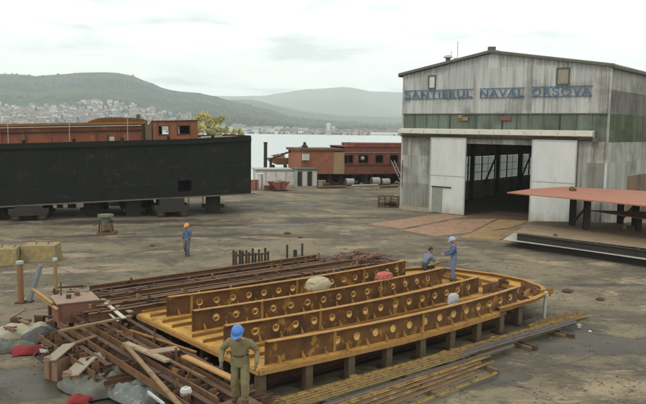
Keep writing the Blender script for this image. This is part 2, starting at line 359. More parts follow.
# ------------------------------------------------------------------ the town across the lake
HC = dict(white=(.58, .58, .56), cream=(.46, .43, .37), grey=(.28, .29, .29), pink=(.32, .27, .25), yellow=(.38, .34, .25))
RC = dict(red=(.15, .095, .08), brown=(.11, .085, .075), grey=(.19, .20, .20), orange=(.19, .125, .095))
HM = {k: mat('render_'+k, v, tuple(x*.88 for x in v), bump=0, scale=.3) for k, v in HC.items()}
RM = {k: mat('tiles_'+k, v, tuple(x*.8 for x in v), bump=0, scale=.3) for k, v in RC.items()}
GLASSD = mat('window_dark', (.05, .06, .07), rough=.3, bump=0)
def house_mesh(wc, rc, kind):
    b = MB(); w, d, h = (10, 8, 5.5) if kind == 0 else ((14, 9, 8.5) if kind == 1 else (8, 8, 4.5))
    b.box((0, 0, h/2-1), (w, d, h+2), HM[wc])
    r = 2.6 if kind != 1 else 3.2
    b.add([(-w/2-.5, -d/2-.5, h), (w/2+.5, -d/2-.5, h), (w/2+.5, d/2+.5, h), (-w/2-.5, d/2+.5, h), (-w/2-.5, 0, h+r), (w/2+.5, 0, h+r)], [(0, 1, 5, 4), (2, 3, 4, 5), (0, 4, 3), (1, 2, 5), (0, 3, 2, 1)], RM[rc])
    for s in (-1, 1):
        for fl in range(2 if kind == 1 else 1):
            for x in (-w*.3, 0, w*.3): b.box((x, s*(d/2+.03), 2.4+fl*3), (1.3, .06, 1.5), GLASSD)
    b.box((w*.25, .8, h+r), (.9, .9, 1.6), RM['brown'])
    ob = b.build('house'); me = ob.data; bpy.data.objects.remove(ob); return me
HMESH = {(w, r, k): house_mesh(w, r, k) for w in HC for r in RC for k in (0, 1, 2)}
KIND = ['single storey', 'tall two storey', 'small square']
def put_house(px, tt, seen):
    w = rnd.choice(['white', 'white', 'white', 'cream', 'grey', 'pink', 'yellow']); r = rnd.choice(['red', 'red', 'brown', 'grey', 'orange']); k = rnd.choice([0, 0, 1, 2])
    q = R1(px, tt); o = bpy.data.objects.new('house', HMESH[(w, r, k)]); COL.objects.link(o); o.location = q; o.rotation_euler = (0, 0, rnd.uniform(-.5, .5)+rnd.choice([0, pi/2]))
    s = rnd.uniform(.8, 1.15); o.scale = (s, s, s)
    where = 'by the lake' if tt < .045 else ('above the shore' if tt < .12 else ('half way uphill' if tt < .24 else 'high uphill'))
    side = 'behind the hull\'s left end' if px < 60 else ('above the rusty coaming' if px < 150 else ('right of the deck cabin' if px < 250 else ('left of the tower block' if px < 330 else 'beside the hangar')))
    tag(o, f'{KIND[k]} {w} house, {r} roof, {where}, {side}', 'house', 'houses of the town across the lake')
for i in range(175): put_house(rnd.uniform(-12, 165), .02+rnd.random()**1.0*.36, 0)
for i in range(60): put_house(rnd.uniform(165, 400), rnd.uniform(.012, .10), 0)
for i in range(60): put_house(rnd.uniform(190, 400), rnd.uniform(.006, .035), 0)
def block(px, tt, w, d, h, wc, label, name='apartment_block', roofc='grey'):
    q = R1(px, tt); e_ = empty(name, q, label, 'building', None)
    b = MB(); b.box(q+Vector((0, 0, h/2-3)), (w, d, h+6), HM[wc]); b.build('wall', e_, origin=q)
    b = MB(); b.box(q+Vector((0, 0, h+.4)), (w+.6, d+.6, .8), RM[roofc]); b.build('roof', e_, origin=q)
    nf = max(1, int(h/3)); nw = max(2, int(w/3.2))
    for f in range(nf):
        for i in range(nw):
            b = MB(); b.box(q+Vector((-w/2+(i+.5)*w/nw, -d/2-.05, 1.6+f*3)), (1.5, .1, 1.4), GLASSD); b.build('window', e_, origin=q)
    return e_
block(328.5, .02, 7, 12, 19.5, 'white', 'white tower block, taller of the close pair on the far shore')
block(333.2, .022, 6, 12, 15, 'white', 'white tower block, shorter of the close pair on the far shore')
block(384, .006, 46, 14, 5.5, 'white', 'long low white warehouse at the water beside the hangar', 'warehouse')
for i, (px, tt, w, h, c, lb) in enumerate([(202, .02, 24, 11, 'white', 'white flats directly right of the rusty deck cabin on the far shore'), (214, .03, 16, 13, 'cream', 'cream flats seen above the end of the black hull, furthest left'),
    (226, .018, 22, 10, 'white', 'wide white flats behind the pale yellow trees'), (238, .03, 14, 14, 'grey', 'narrow grey flats above the black hull end'), (247, .015, 20, 9, 'white', 'low white flats just over the black hull corner'),
    (258, .02, 18, 11, 'cream', 'cream flats over the open water beside the black hull'), (268, .012, 22, 9, 'white', 'white flats above the thin dark chimney'), (279, .025, 15, 12, 'white', 'tall white flats right of the dark chimney'),
    (290, .014, 24, 9, 'pink', 'pink flats above the crane boom on the far shore'), (303, .02, 18, 10, 'white', 'white flats over the orange ship hull'), (314, .012, 16, 8, 'cream', 'low cream flats just left of the tower pair'),
    (345, .015, 18, 8, 'grey', 'grey flats just right of the tower pair'), (357, .02, 20, 8, 'pink', 'pink flats left of the long white warehouse'), (396, .03, 20, 9, 'white', 'white flats touching the hangar edge on the far shore')]):
    block(px, tt, w, 11, h, c, lb)

# the rest of the dense town, beyond the 300 single houses
tw = MB()
for i in range(600):
    left = rnd.random() < .6
    px = rnd.uniform(-60, 190) if left else rnd.uniform(150, 700); tt = (.01+rnd.random()*.34) if left else .008+rnd.random()**2*.12
    q = R1(px, tt); w, d, h = rnd.uniform(7, 13), rnd.uniform(6, 9), rnd.uniform(3.5, 7); Rm = Matrix.Rotation(rnd.uniform(-.5, .5)+rnd.choice([0, pi/2]), 3, 'Z'); wm = HM[rnd.choice(['cream', 'pink', 'grey', 'pink', 'grey', 'white'])]; rm = RM[rnd.choice(['red', 'brown', 'grey', 'orange'])]
    tw.box(q+Vector((0, 0, h/2-1)), (w, d, h+2), wm, Rm)
    tw.add([q+Rm@Vector(v) for v in ((-w/2-.4, -d/2-.4, h), (w/2+.4, -d/2-.4, h), (w/2+.4, d/2+.4, h), (-w/2-.4, d/2+.4, h), (-w/2-.4, 0, h+2.4), (w/2+.4, 0, h+2.4))], [(0, 1, 5, 4), (2, 3, 4, 5), (0, 4, 3), (1, 2, 5)], rm)
tag(tw.build('town_houses', recalc=False), 'mass of small roofs and walls filling the town across the lake', 'town', kind='stuff')
# ------------------------------------------------------------------ haze
hz = MB(); hz.box((0, 4000, 345), (17000, 9000, 712), None)
hz.mats = []; hz.m = [0]*len(hz.m)
m = bpy.data.materials.new('haze_air'); m.use_nodes = True; t = m.node_tree; t.nodes.clear()
o_ = N(t, 'ShaderNodeOutputMaterial'); v_ = N(t, 'ShaderNodeVolumePrincipled'); v_.inputs['Color'].default_value = (.90, .95, .99, 1); v_.inputs['Density'].default_value = .0002; v_.inputs['Anisotropy'].default_value = .2
t.links.new(v_.outputs[0], o_.inputs['Volume']); hz.mats = [m]
tag(hz.build('haze'), 'thin grey haze over the lake and hills', 'haze', kind='stuff')
# ------------------------------------------------------------------ hangar
HL = P(401, 209); HR = P(602, 229); HU = (HR-HL).normalized(); HN = Vector((-HU.y, HU.x, 0)); HW = (HR-HL).length; HD = 36.0
if HN.y < 0: HN = -HN
EAVE, APEX, HA = 11.6, 13.05, HW*.47
def hp(u, z, off=0.0): return HL + HU*u + Vector((0, 0, z)) + HN*off       # off > 0 goes into the building
def hpx(px):                                                               # facade coordinate seen at pixel column px
    d = ray(px, 150); d.z = 0; e_ = EYE.copy(); e_.z = 0
    k = (HL-e_).cross(HU).z/d.cross(HU).z; return (e_+d*k-HL).dot(HU)
def eave_z(u): return EAVE+(APEX-EAVE)*(u/HA if u < HA else (HW-u)/(HW-HA))

def clad_mat(name, c, c2, c3, pitch=1.0):
    """corrugated sheets: every sheet has its own weathering, stains run down"""
    m = bpy.data.materials.new(name); m.use_nodes = True; t = m.node_tree; bs = t.nodes['Principled BSDF']; L = t.links.new
    bs.inputs['Roughness'].default_value = .75; bs.inputs['Specular IOR Level'].default_value = .25
    co = N(t, 'ShaderNodeTexCoord'); mp = N(t, 'ShaderNodeMapping'); mp.inputs['Rotation'].default_value = (0, 0, -atan2(HU.y, HU.x)); L(co.outputs['Object'], mp.inputs[0])
    sx = N(t, 'ShaderNodeSeparateXYZ'); L(mp.outputs[0], sx.inputs[0])
    s_ = N(t, 'ShaderNodeMath', operation='ADD'); L(sx.outputs[0], s_.inputs[0]); L(sx.outputs[1], s_.inputs[1])
    f_ = N(t, 'ShaderNodeMath', operation='MULTIPLY'); L(s_.outputs[0], f_.inputs[0]); f_.inputs[1].default_value = 1/pitch
    fl = N(t, 'ShaderNodeMath', operation='FLOOR'); L(f_.outputs[0], fl.inputs[0])
    z_ = N(t, 'ShaderNodeMath', operation='MULTIPLY'); L(sx.outputs[2], z_.inputs[0]); z_.inputs[1].default_value = .42
    zf = N(t, 'ShaderNodeMath', operation='FLOOR'); L(z_.outputs[0], zf.inputs[0])
    cb = N(t, 'ShaderNodeCombineXYZ'); L(fl.outputs[0], cb.inputs[0]); L(zf.outputs[0], cb.inputs[1])
    wn = N(t, 'ShaderNodeTexWhiteNoise', noise_dimensions='3D'); L(cb.outputs[0], wn.inputs['Vector'])
    m1 = N(t, 'ShaderNodeMix', data_type='RGBA'); m1.inputs[6].default_value = (*c, 1); m1.inputs[7].default_value = (*c2, 1); L(wn.outputs['Value'], m1.inputs[0])
    m2p = N(t, 'ShaderNodeMapping'); m2p.inputs['Scale'].default_value = (2.6, 2.6, .22); L(mp.outputs[0], m2p.inputs[0])
    n = N(t, 'ShaderNodeTexNoise', Scale=1.0, Detail=6.0, Roughness=.65); L(m2p.outputs[0], n.inputs['Vector'])
    r = N(t, 'ShaderNodeMapRange'); r.inputs[1].default_value = .48; r.inputs[2].default_value = .68; r.inputs[4].default_value = .8; L(n.outputs[0], r.inputs[0])
    m3 = N(t, 'ShaderNodeMix', data_type='RGBA'); L(m1.outputs[2], m3.inputs[6]); m3.inputs[7].default_value = (*c3, 1); L(r.outputs[0], m3.inputs[0])
    n2 = N(t, 'ShaderNodeTexNoise', Scale=.45, Detail=4.0); L(mp.outputs[0], n2.inputs['Vector'])
    r2 = N(t, 'ShaderNodeMapRange'); r2.inputs[1].default_value = .52; r2.inputs[2].default_value = .66; r2.inputs[4].default_value = .55; L(n2.outputs[0], r2.inputs[0])
    m4 = N(t, 'ShaderNodeMix', data_type='RGBA'); L(m3.outputs[2], m4.inputs[6]); m4.inputs[7].default_value = (*[x*.55 for x in c3], 1); L(r2.outputs[0], m4.inputs[0])
    L(m4.outputs[2], bs.inputs['Base Color']); return m
CL_UP = clad_mat('cladding_upper', (.44, .45, .435), (.34, .35, .34), (.20, .198, .18))
CL_DARK = clad_mat('cladding_dark', (.19, .18, .165), (.145, .14, .13), (.09, .085, .08))
CL_LOW = clad_mat('cladding_lower', (.34, .35, .325), (.17, .175, .16), (.15, .125, .09), 1.1)
CL_SIDE = clad_mat('cladding_side', (.37, .375, .345), (.25, .26, .24), (.18, .17, .145), 1.3)
CL_GREEN = clad_mat('glazing_green', (.135, .165, .135), (.08, .10, .082), (.07, .07, .055), 1.15)
CL_GREEN2 = clad_mat('glazing_green_side', (.10, .125, .07), (.07, .09, .055), (.06, .06, .04), 1.15)
CL_PATCH = clad_mat('cladding_patch', (.22, .13, .07), (.12, .13, .11), (.1, .07, .05), .8)
PANEL_W = mat('door_paint', (.49, .505, .495), (.38, .395, .385), (.27, .25, .2), scale=.9, rough=.65, th=.6, stretch=(1.6, 1.6, .5), bump=.3, bdist=.03)

def corr(mb, org, du, n, u0, u1, z0, z1, m, pitch=.34, amp=.06):
    """corrugated sheet; z0, z1 numbers or functions of u"""
    zz0 = z0 if callable(z0) else (lambda u: z0); zz1 = z1 if callable(z1) else (lambda u: z1)
    us = []; u = u0; k = 0
    while u < u1-1e-4: us.append((u, [0, 1, 1, 0][k % 4])); u += pitch/4 if k % 2 else pitch/4; k += 1
    us.append((u1, 0))
    vs = []
    for u, s in us:
        for z in (zz0(u), zz1(u)): vs.append(org+du*u-n*(s*amp)+Vector((0, 0, z)))
    mb.add(vs, [(2*i, 2*i+2, 2*i+3, 2*i+1) for i in range(len(us)-1)], m)

hg = empty('hangar', hp(HW/2, 0, HD/2), 'big grey corrugated shipyard hangar with white sliding doors and a green glazed band', 'hangar')
uD1, uO1, uO2, uD2 = hpx(433), hpx(468.5), hpx(534), hpx(579)
GB0, GB1 = 6.3, 8.3
# front wall
b = MB()
corr(b, HL, HU, HN, 0, HW, GB1, eave_z, CL_UP, amp=.075)
b.build('upper_cladding', hg)
b = MB(); corr(b, HL, HU, HN, 0, HW, GB0, GB1-.004, CL_GREEN, pitch=.3, amp=.03)
for i in range(1, 15): b.box(hp(HW*i/15, (GB0+GB1)/2, -.06), (.07, .05, GB1-GB0-.02), DARK if i % 4 == 0 else CL_GREEN, Matrix.Rotation(atan2(HU.y, HU.x), 3, 'Z'))
b.build('glazed_band', hg)
b = MB(); b.bar(hp(-.04, GB1, -.07), hp(HW+.05, GB1, -.07), .06, .08, ROOFSTEEL); b.build('band_rail', hg)
b = MB(); corr(b, HL, HU, HN, 0, uO1-.25, 0, GB0-.004, CL_LOW)
b.build('lower_cladding', hg)
b = MB(); corr(b, HL, HU, HN, uO2+.25, HW, 0, GB0-.004, CL_LOW); b.build('lower_cladding', hg)
b = MB(); corr(b, HL, HU, HN, uO1-.25, uO2+.25, 5.9, GB0-.004, CL_LOW); b.build('lintel_panel', hg)
# side walls
SR = HL+HU*HW; SL = HL
for nm, org, nn in (('right', SR, -HU), ('left', SL, HU)):
    b = MB(); corr(b, org, HN, nn, 0, HD, 10.0, EAVE, CL_SIDE)
    b.build('side_cladding', hg)
    b = MB(); corr(b, org, HN, nn, 0, HD, GB1, 9.996, CL_DARK); b.build('side_cladding', hg)
    b = MB(); corr(b, org, HN, nn, 0, HD, GB0-.05, GB1-.004, CL_GREEN2, pitch=.35); b.build('glazed_band', hg)
    b = MB()
    if nm == 'right':
        corr(b, org, HN, nn, 0, 5.2, 0, GB0-.054, CL_SIDE); corr(b, org, HN, nn, 5.2, HD, 3.6, GB0-.054, CL_SIDE); corr(b, org, HN, nn, 5.2, HD, 0, 3.596, CL_PATCH)
    else:
        corr(b, org, HN, nn, 0, HD, 0, 1.9, CL_SIDE); corr(b, org, HN, nn, 0, HD, 4.3, GB0-.054, CL_SIDE)
    b.build('side_cladding', hg)
# roof
RSH = mat('roof_sheet', (.17, .18, .16), (.12, .12, .105), (.2, .14, .1), scale=.3)
for (ua, za, ub, zb) in ((-.35, EAVE-.04, HA, APEX), (HW+.35, EAVE-.04, HA, APEX)):
    b = MB(); t_ = .13
    a0, a1 = hp(ua, za+.04, -.35), hp(ub, zb+.04, -.35); c0, c1 = hp(ua, za+.04, HD+.3), hp(ub, zb+.04, HD+.3); up = Vector((0, 0, t_))
    b.add([a0, a1, c1, c0, a0+up, a1+up, c1+up, c0+up], [(0, 1, 2, 3), (4, 7, 6, 5), (0, 4, 5, 1), (1, 5, 6, 2), (2, 6, 7, 3), (3, 7, 4, 0)], RSH)
    for k in range(44):
        o_ = HN*((HD+.6)*k/44); b.bar(a0+o_+up, a1+o_+up, .12, .05, RSH)
    rf = b.build('roof', hg)
    b = MB(); b.bar(hp(ua, za+.1, -.38), hp(ub, zb+.1, -.38), .05, .22, ROOFSTEEL); b.build('bargeboard', hg)
    b = MB(); e0 = hp(ua, za-.02, -.35); b.bar(e0, e0+HN*(HD+.6), .14, .16, ROOFSTEEL); b.build('gutter', hg)
b = MB(); b.tube(hp(HA, APEX+.16, -.3), hp(HA, APEX+.16, HD), .14, ROOFSTEEL, 8); b.box(hp(HA, APEX+.3, -.1), (.55, .4, .34), ROOFSTEEL); b.build('ridge_cap', hg)
# back wall: dark low band, translucent light band, cladding above
m = bpy.data.materials.new('translucent_sheet'); m.use_nodes = True; t = m.node_tree; t.nodes.clear()
o_ = N(t, 'ShaderNodeOutputMaterial'); tr = N(t, 'ShaderNodeBsdfTranslucent'); tr.inputs[0].default_value = (.26, .29, .26, 1); df = N(t, 'ShaderNodeBsdfDiffuse'); df.inputs[0].default_value = (.3, .32, .29, 1)
mxs = N(t, 'ShaderNodeMixShader'); mxs.inputs[0].default_value = .25; t.links.new(tr.outputs[0], mxs.inputs[1]); t.links.new(df.outputs[0], mxs.inputs[2]); t.links.new(mxs.outputs[0], o_.inputs[0]); TRANS = m
BK = HL+HN*HD
b = MB(); corr(b, BK, HU, HN, 0, HW, 0, 1.6, CL_DARK); corr(b, BK, HU, HN, 0, HW, 4.7, eave_z, CL_DARK); b.build('back_cladding', hg)
for i in range(8):
    b = MB(); ua = HW*i/8+.05; ub = HW*(i+1)/8-.05
    b.add([BK+HU*ua+Vector((0, 0, 1.62)), BK+HU*ub+Vector((0, 0, 1.62)), BK+HU*ub+Vector((0, 0, 4.68)), BK+HU*ua+Vector((0, 0, 4.68))], [(0, 1, 2, 3)], TRANS)
    b.build('window', hg)
b = MB()
for i in range(1, 8): b.bar(hp(HW*i/8, 1.6, HD-.1), hp(HW*i/8, 4.7, HD-.1), .12, .12, DARK)
for i in range(0, 24): b.bar(hp(HW*i/24, 1.6, HD-.08), hp(HW*i/24, 4.7, HD-.08), .04, .04, DARK)
for z in (2.6, 3.6): b.bar(hp(0, z, HD-.09), hp(HW, z, HD-.09), .05, .05, DARK)
b.build('window_frame', hg)
for i in range(12):       # light band in the left wall, seen through the doorway
    oa, ob_ = HD*i/12+.06, HD*(i+1)/12-.06; b = MB()
    b.add([SL+HN*oa+Vector((0, 0, 1.92)), SL+HN*ob_+Vector((0, 0, 1.92)), SL+HN*ob_+Vector((0, 0, 4.28)), SL+HN*oa+Vector((0, 0, 4.28))], [(0, 1, 2, 3)], TRANS); b.build('window', hg)
b = MB()
for i in range(0, 13): p_ = SL+HU*.08+HN*(HD*i/12); b.bar(p_+Vector((0, 0, 1.9)), p_+Vector((0, 0, 4.3)), .14, .14, DARK)
for i in range(0, 24): p_ = SL+HU*.06+HN*(HD*i/24); b.bar(p_+Vector((0, 0, 1.9)), p_+Vector((0, 0, 4.3)), .04, .04, DARK)
for z in (2.7, 3.5): b.bar(SL+HU*.06+Vector((0, 0, z)), SL+HU*.06+HN*HD+Vector((0, 0, z)), .04, .05, DARK)
b.build('window_frame', hg)
for i in (2, 5, 8): b = MB(); p_ = SL+HU*.5; b.bar(p_+HN*(HD*i/12)+Vector((0, 0, 1.6)), p_+HN*(HD*(i+1)/12)+Vector((0, 0, 4.9)), .14, .14, DARK); b.build('wind_brace', hg)
# frame: columns, crane rails, trusses
for k in range(7):
    off = .5+k*(HD-1)/6
    for u in (.5, HW-.5):
        b = MB(); b.ibeam(hp(u, 0, off), hp(u, EAVE-.3, off), .35, .4, .05, DARK); b.build('column', hg)
    b = MB()
    b.bar(hp(.2, EAVE-.9, off), hp(HW-.2, EAVE-.9, off), .16, .16, DARK)
    b.bar(hp(.2, EAVE-.25, off), hp(HA, APEX-.2, off), .16, .16, DARK); b.bar(hp(HW-.2, EAVE-.25, off), hp(HA, APEX-.2, off), .16, .16, DARK)
    for j in range(1, 12):
        u = HW*j/12; u2 = HW*(j+(1 if j % 2 else -1))/12
        b.bar(hp(u, EAVE-.9, off), hp(min(max(u2, .3), HW-.3), eave_z(min(max(u2, .3), HW-.3))-.3, off), .08, .08, DARK)
    b.build('truss', hg)
for u in (.9, HW-.9):
    b = MB(); b.ibeam(hp(u, 6.6, .3), hp(u, 6.6, HD-.3), .3, .6, .05, DARK); b.build('crane_rail', hg)
# floor inside
b = MB(); b.add([hp(.1, .006, .0), hp(HW-.1, .006, .0), hp(HW-.1, .006, HD-.2), hp(.1, .006, HD-.2)], [(0, 1, 2, 3)], mat('hangar_floor', (.075, .055, .042), (.05, .04, .032), None, scale=.4)); b.build('floor_slab', hg)
# canopy over the doors
b = MB(); c0, c1 = -.12, hpx(594)
pr_ = [(-.02, 7.08), (-.56, 6.98), (-.58, 6.66), (-.02, 6.52)]
vs = [hp(u, z, o) for u in (c0, c1) for o, z in pr_]
b.add(vs, [(0, 1, 2, 3), (7, 6, 5, 4), (0, 4, 5, 1), (1, 5, 6, 2), (2, 6, 7, 3), (3, 7, 4, 0)], CREAM)
for i in range(1, 13):
    u = c0+(c1-c0)*i/13; b.box(hp(u, 6.8, -.64), (.04, .04, .36), CREAM, Matrix.Rotation(atan2(HU.y, HU.x), 3, 'Z'))
b.build('canopy', hg)
b = MB(); b.bar(hp(0, 6.42, -.36), hp(c1, 6.42, -.36), .16, .1, DARK); b.box(hp(c1+.12, 6.42, -.35), (.35, .3, .3), ROOFSTEEL); b.build('door_track', hg)
ROTH = Matrix.Rotation(atan2(HU.y, HU.x), 3, 'Z')
def mud_splash(m, top, c):       # mud and rust splashed up the foot of a door or wall
    t = m.node_tree; bs = next(n for n in t.nodes if n.type == 'BSDF_PRINCIPLED'); lk = bs.inputs['Base Color'].links[0]; src = lk.from_socket
    g = N(t, 'ShaderNodeNewGeometry'); sx = N(t, 'ShaderNodeSeparateXYZ'); t.links.new(g.outputs['Position'], sx.inputs[0])
    mp = N(t, 'ShaderNodeMapping'); mp.inputs['Scale'].default_value = (2.2, 2.2, .8); t.links.new(g.outputs['Position'], mp.inputs[0])
    n = N(t, 'ShaderNodeTexNoise', Scale=1.0, Detail=7.0, Roughness=.7); t.links.new(mp.outputs[0], n.inputs['Vector'])
    a = N(t, 'ShaderNodeMath', operation='MULTIPLY_ADD'); t.links.new(n.outputs[0], a.inputs[0]); a.inputs[1].default_value = -top*2.6; t.links.new(sx.outputs[2], a.inputs[2])
    r = N(t, 'ShaderNodeMapRange'); r.inputs[1].default_value = -top*.1; r.inputs[2].default_value = -top*1.5; r.inputs[4].default_value = .75; t.links.new(a.outputs[0], r.inputs[0])
    x = N(t, 'ShaderNodeMix', data_type='RGBA'); t.links.new(src, x.inputs[6]); x.inputs[7].default_value = (*c, 1); t.links.new(r.outputs[0], x.inputs[0]); t.links.new(x.outputs[2], bs.inputs['Base Color'])
mud_splash(PANEL_W, .8, (.24, .2, .13)); mud_splash(CL_LOW, 1.0, (.2, .165, .1))
# sliding doors (proud of the wall)
b = MB(); b.box(hp((uD1+uO1)/2, 3.2, -.36), (uO1-uD1, .1, 6.3), PANEL_W, ROTH); dl = b.build('sliding_door', hg, bevel=.015)
b = MB(); b.box(hp((uO2+uD2)/2, 3.2, -.36), (uD2-uO2, .1, 6.3), PANEL_W, ROTH); dr = b.build('sliding_door', hg, bevel=.015)
for dd, ua, ub in ((dl, uD1, uO1), (dr, uO2, uD2)):
    b = MB()
    for u in (ua+.03, ub-.03): b.box(hp(u, 3.2, -.43), (.07, .04, 6.3), GREY_PALE, ROTH)
    for z in (.1, 3.2, 6.28): b.box(hp((ua+ub)/2, z, -.425), (ub-ua-.16, .02, .05), GREY_PALE, ROTH)
    sub(b, 'door_frame', dd)
WKT = mat('wicket_paint', (.21, .24, .2), (.15, .16, .13), (.2, .13, .09), scale=1.5)
b = MB(); wu0, wu1 = hpx(436), hpx(446); b.box(hp((wu0+wu1)/2, 1.12, -.44), (wu1-wu0, .05, 2.1), WKT, ROTH); sub(b, 'wicket_door', dl)
b = MB(); b.bar(hp(wu0-.05, 2.25, -.47), hp(hpx(455), 2.25, -.47), .08, .09, DARK); sub(b, 'wicket_lintel', dl)
# plinth
CONC = mat('plinth', (.3, .27, .2), (.2, .18, .13), (.16, .13, .1), scale=1)
b = MB(); b.bar(hp(-.1, .17, -.1), hp(uD1-.05, .17, -.1), .12, .34, CONC); b.bar(hp(uD2+.1, .17, -.1), hp(HW+.1, .17, -.1), .12, .34, CONC); b.bar(SR+Vector((0, 0, .17))+HU*.1, SR+HN*HD+Vector((0, 0, .17))+HU*.1, .12, .34, CONC); b.build('plinth', hg)
# corner trims
for u in (-.03, HW+.03): b = MB(); b.bar(hp(u, .3, -.03), hp(u, EAVE, -.03), .14, .14, CL_UP); b.build('corner_trim', hg)
# gable windows
for (x0, x1, ya, yb, shut) in ((427.5, 434, 76, 88.5, False), (554, 566, 68.5, 84.5, True)):
    ua, ub = hpx(x0), hpx(x1)
    def zz(px, py):
        d = ray(px, py); q = hp(hpx(px), 0); return EYE.z + d.z*(sqrt((q.x)**2+(q.y)**2)/sqrt(d.x**2+d.y**2))
    z1, z0 = zz(x0, ya), zz(x0, yb)
    b = MB(); b.box(hp((ua+ub)/2, (z0+z1)/2, -.07), (ub-ua, .08, z1-z0), mat('window_pale', (.5, .52, .48), bump=0) if not shut else mat('window_shut', (.24, .22, .18), (.17, .15, .12), bump=0), ROTH); wn_ = b.build('gable_window', hg)
    b = MB()
    for u in (ua, ub): b.box(hp(u, (z0+z1)/2, -.12), (.11, .1, z1-z0+.1), ROOFSTEEL, ROTH)
    for z in (z0, z1): b.box(hp((ua+ub)/2, z, -.125), (ub-ua+.1, .1, .1), ROOFSTEEL, ROTH)
    sub(b, 'frame', wn_)
# plaques on the glazed band
b = MB(); b.box(hp(hpx(505), 7.95, -.11), (.9, .05, .36), mat('plaque_red', (.15, .07, .055), (.12, .06, .05), bump=0), ROTH)
tag(b.build('plaque', origin=hp(hpx(505), 7.95, -.11)), 'small dark red plaque high on the green glazed band of the hangar', 'plaque')
b = MB(); b.box(hp(hpx(462.5), 7.9, -.11), (.9, .05, .28), mat('plaque_tan', (.25, .18, .10), (.2, .14, .08), bump=0), ROTH); b.lathe(hp(hpx(460), 8.02, -.13), [(0, -.18), (.2, -.1), (.22, .1), (0, .2)], MAT['plaque_tan'], 8)
tag(b.build('plaque', origin=hp(hpx(462.5), 7.9, -.11)), 'small tan emblem plaque high on the green glazed band of the hangar', 'plaque')
# name in letters
BLUE = mat('letter_blue', (.045, .10, .18), (.08, .13, .18), (.2, .215, .21), scale=3, rough=.6, bump=0, th=.6)
def sign(text, x0, x1, zb, hgt):
    ua, ub = hpx(x0), hpx(x1)
    e_ = empty('name_sign', hp((ua+ub)/2, zb, -.19), f'blue metal letters reading {text} across the hangar front', 'lettering', 'words of the shipyard name on the hangar')
    cu = bpy.data.curves.new('t', 'FONT'); cu.body = text; cu.size = 1; cu.extrude = .025; cu.offset = .0; cu.space_character = 1.12; cu.resolution_u = 3
    ob = bpy.data.objects.new('t', cu); COL.objects.link(ob); bpy.context.view_layer.update()
    me = bpy.data.meshes.new_from_object(ob.evaluated_get(bpy.context.evaluated_depsgraph_get())); bpy.data.objects.remove(ob)
    xs = [v.co.x for v in me.vertices]; w = max(xs)-min(xs); mnx = min(xs)
    capb, capt = 0.0, .73
    R = Matrix((HU, Vector((0, 0, 1)), -HN)).transposed()
    for v in me.vertices:
        l = Vector(((v.co.x-mnx)*(ub-ua)/w, v.co.y/capt*hgt, v.co.z)); q = hp(ua, zb, -.19)+R@l; v.co = q-e_.location
    me.materials.clear(); me.materials.append(BLUE)
    o = bpy.data.objects.new('lettering', me); COL.objects.link(o); o.parent = e_
    for dz in (-.05, hgt+.05):
        b = MB(); b.bar(hp(ua-.05, zb+dz, -.12), hp(ub+.05, zb+dz, -.12), .06, .05, BLUE); b.build('rail', e_)
sign('ŞANTIERUL', 404.5, 471, 9.63, .6)
sign('NAVAL', 479, 522, 9.63, .6)
sign('ORŞOVA', 530, 589, 9.63, .62)
# on the roof
q = hp(hpx(438), eave_z(hpx(438)), 1.2); b = MB(); b.tube(q-Vector((0, 0, .2)), q+Vector((0, 0, .75)), .2, ROOFSTEEL, 12); b.lathe(q+Vector((0, 0, .82)), [(0, .22), (.3, .14), (.42, -.02), (.2, -.06), (.12, -.1)], GREY_PALE, 12)
b.tube(q+Vector((.25, 0, .8)), q+Vector((.25, 0, 1.35)), .03, GREY_PALE, 6)
tag(b.build('roof_vent', origin=q), 'mushroom shaped vent pipe on the left roof slope', 'vent')
q = hp(hpx(445.5), eave_z(hpx(445.5)), 1.5); b = MB(); b.tube(q-Vector((0, 0, .2)), q+Vector((0, 0, 2.0)), .03, GREY_PALE, 6); b.tube(q+Vector((-.3, 0, .6)), q+Vector((.3, 0, .6)), .04, GREY_PALE, 6); b.box(q+Vector((.1, 0, .35)), (.4, .3, .5), GREY_PALE)
tag(b.build('antenna_mast', origin=q), 'thin pale antenna mast beside the roof vent', 'antenna')
# machine and bench inside
q = hp(hpx(484), 0, 14); b = MB(); b.box(q+Vector((0, 0, .7)), (1.0, .8, 1.4), YELLOW_BLOCK); b.tube(q+Vector((0, 0, 1.4)), q+Vector((0, 0, 2.0)), .16, YELLOW_BLOCK, 8); b.box(q+Vector((.1, -.1, 2.1)), (.6, .5, .3), DARK)
tag(b.build('machine', origin=q), 'dim yellow floor machine standing inside the hangar', 'machine')
q = hp(hpx(516), 0, 10); b = MB(); b.box(q+Vector((0, 0, .75)), (2.2, .9, .1), RUST_MID)
for s in (-1, 1): b.box(q+Vector((s*.9, 0, .35)), (.1, .7, .7), DARK)
b.box(q+Vector((.4, 0, 1.0)), (.5, .4, .4), RUST_DARK)
tag(b.build('workbench', origin=q), 'dim steel workbench inside the hangar behind the right door', 'workbench')

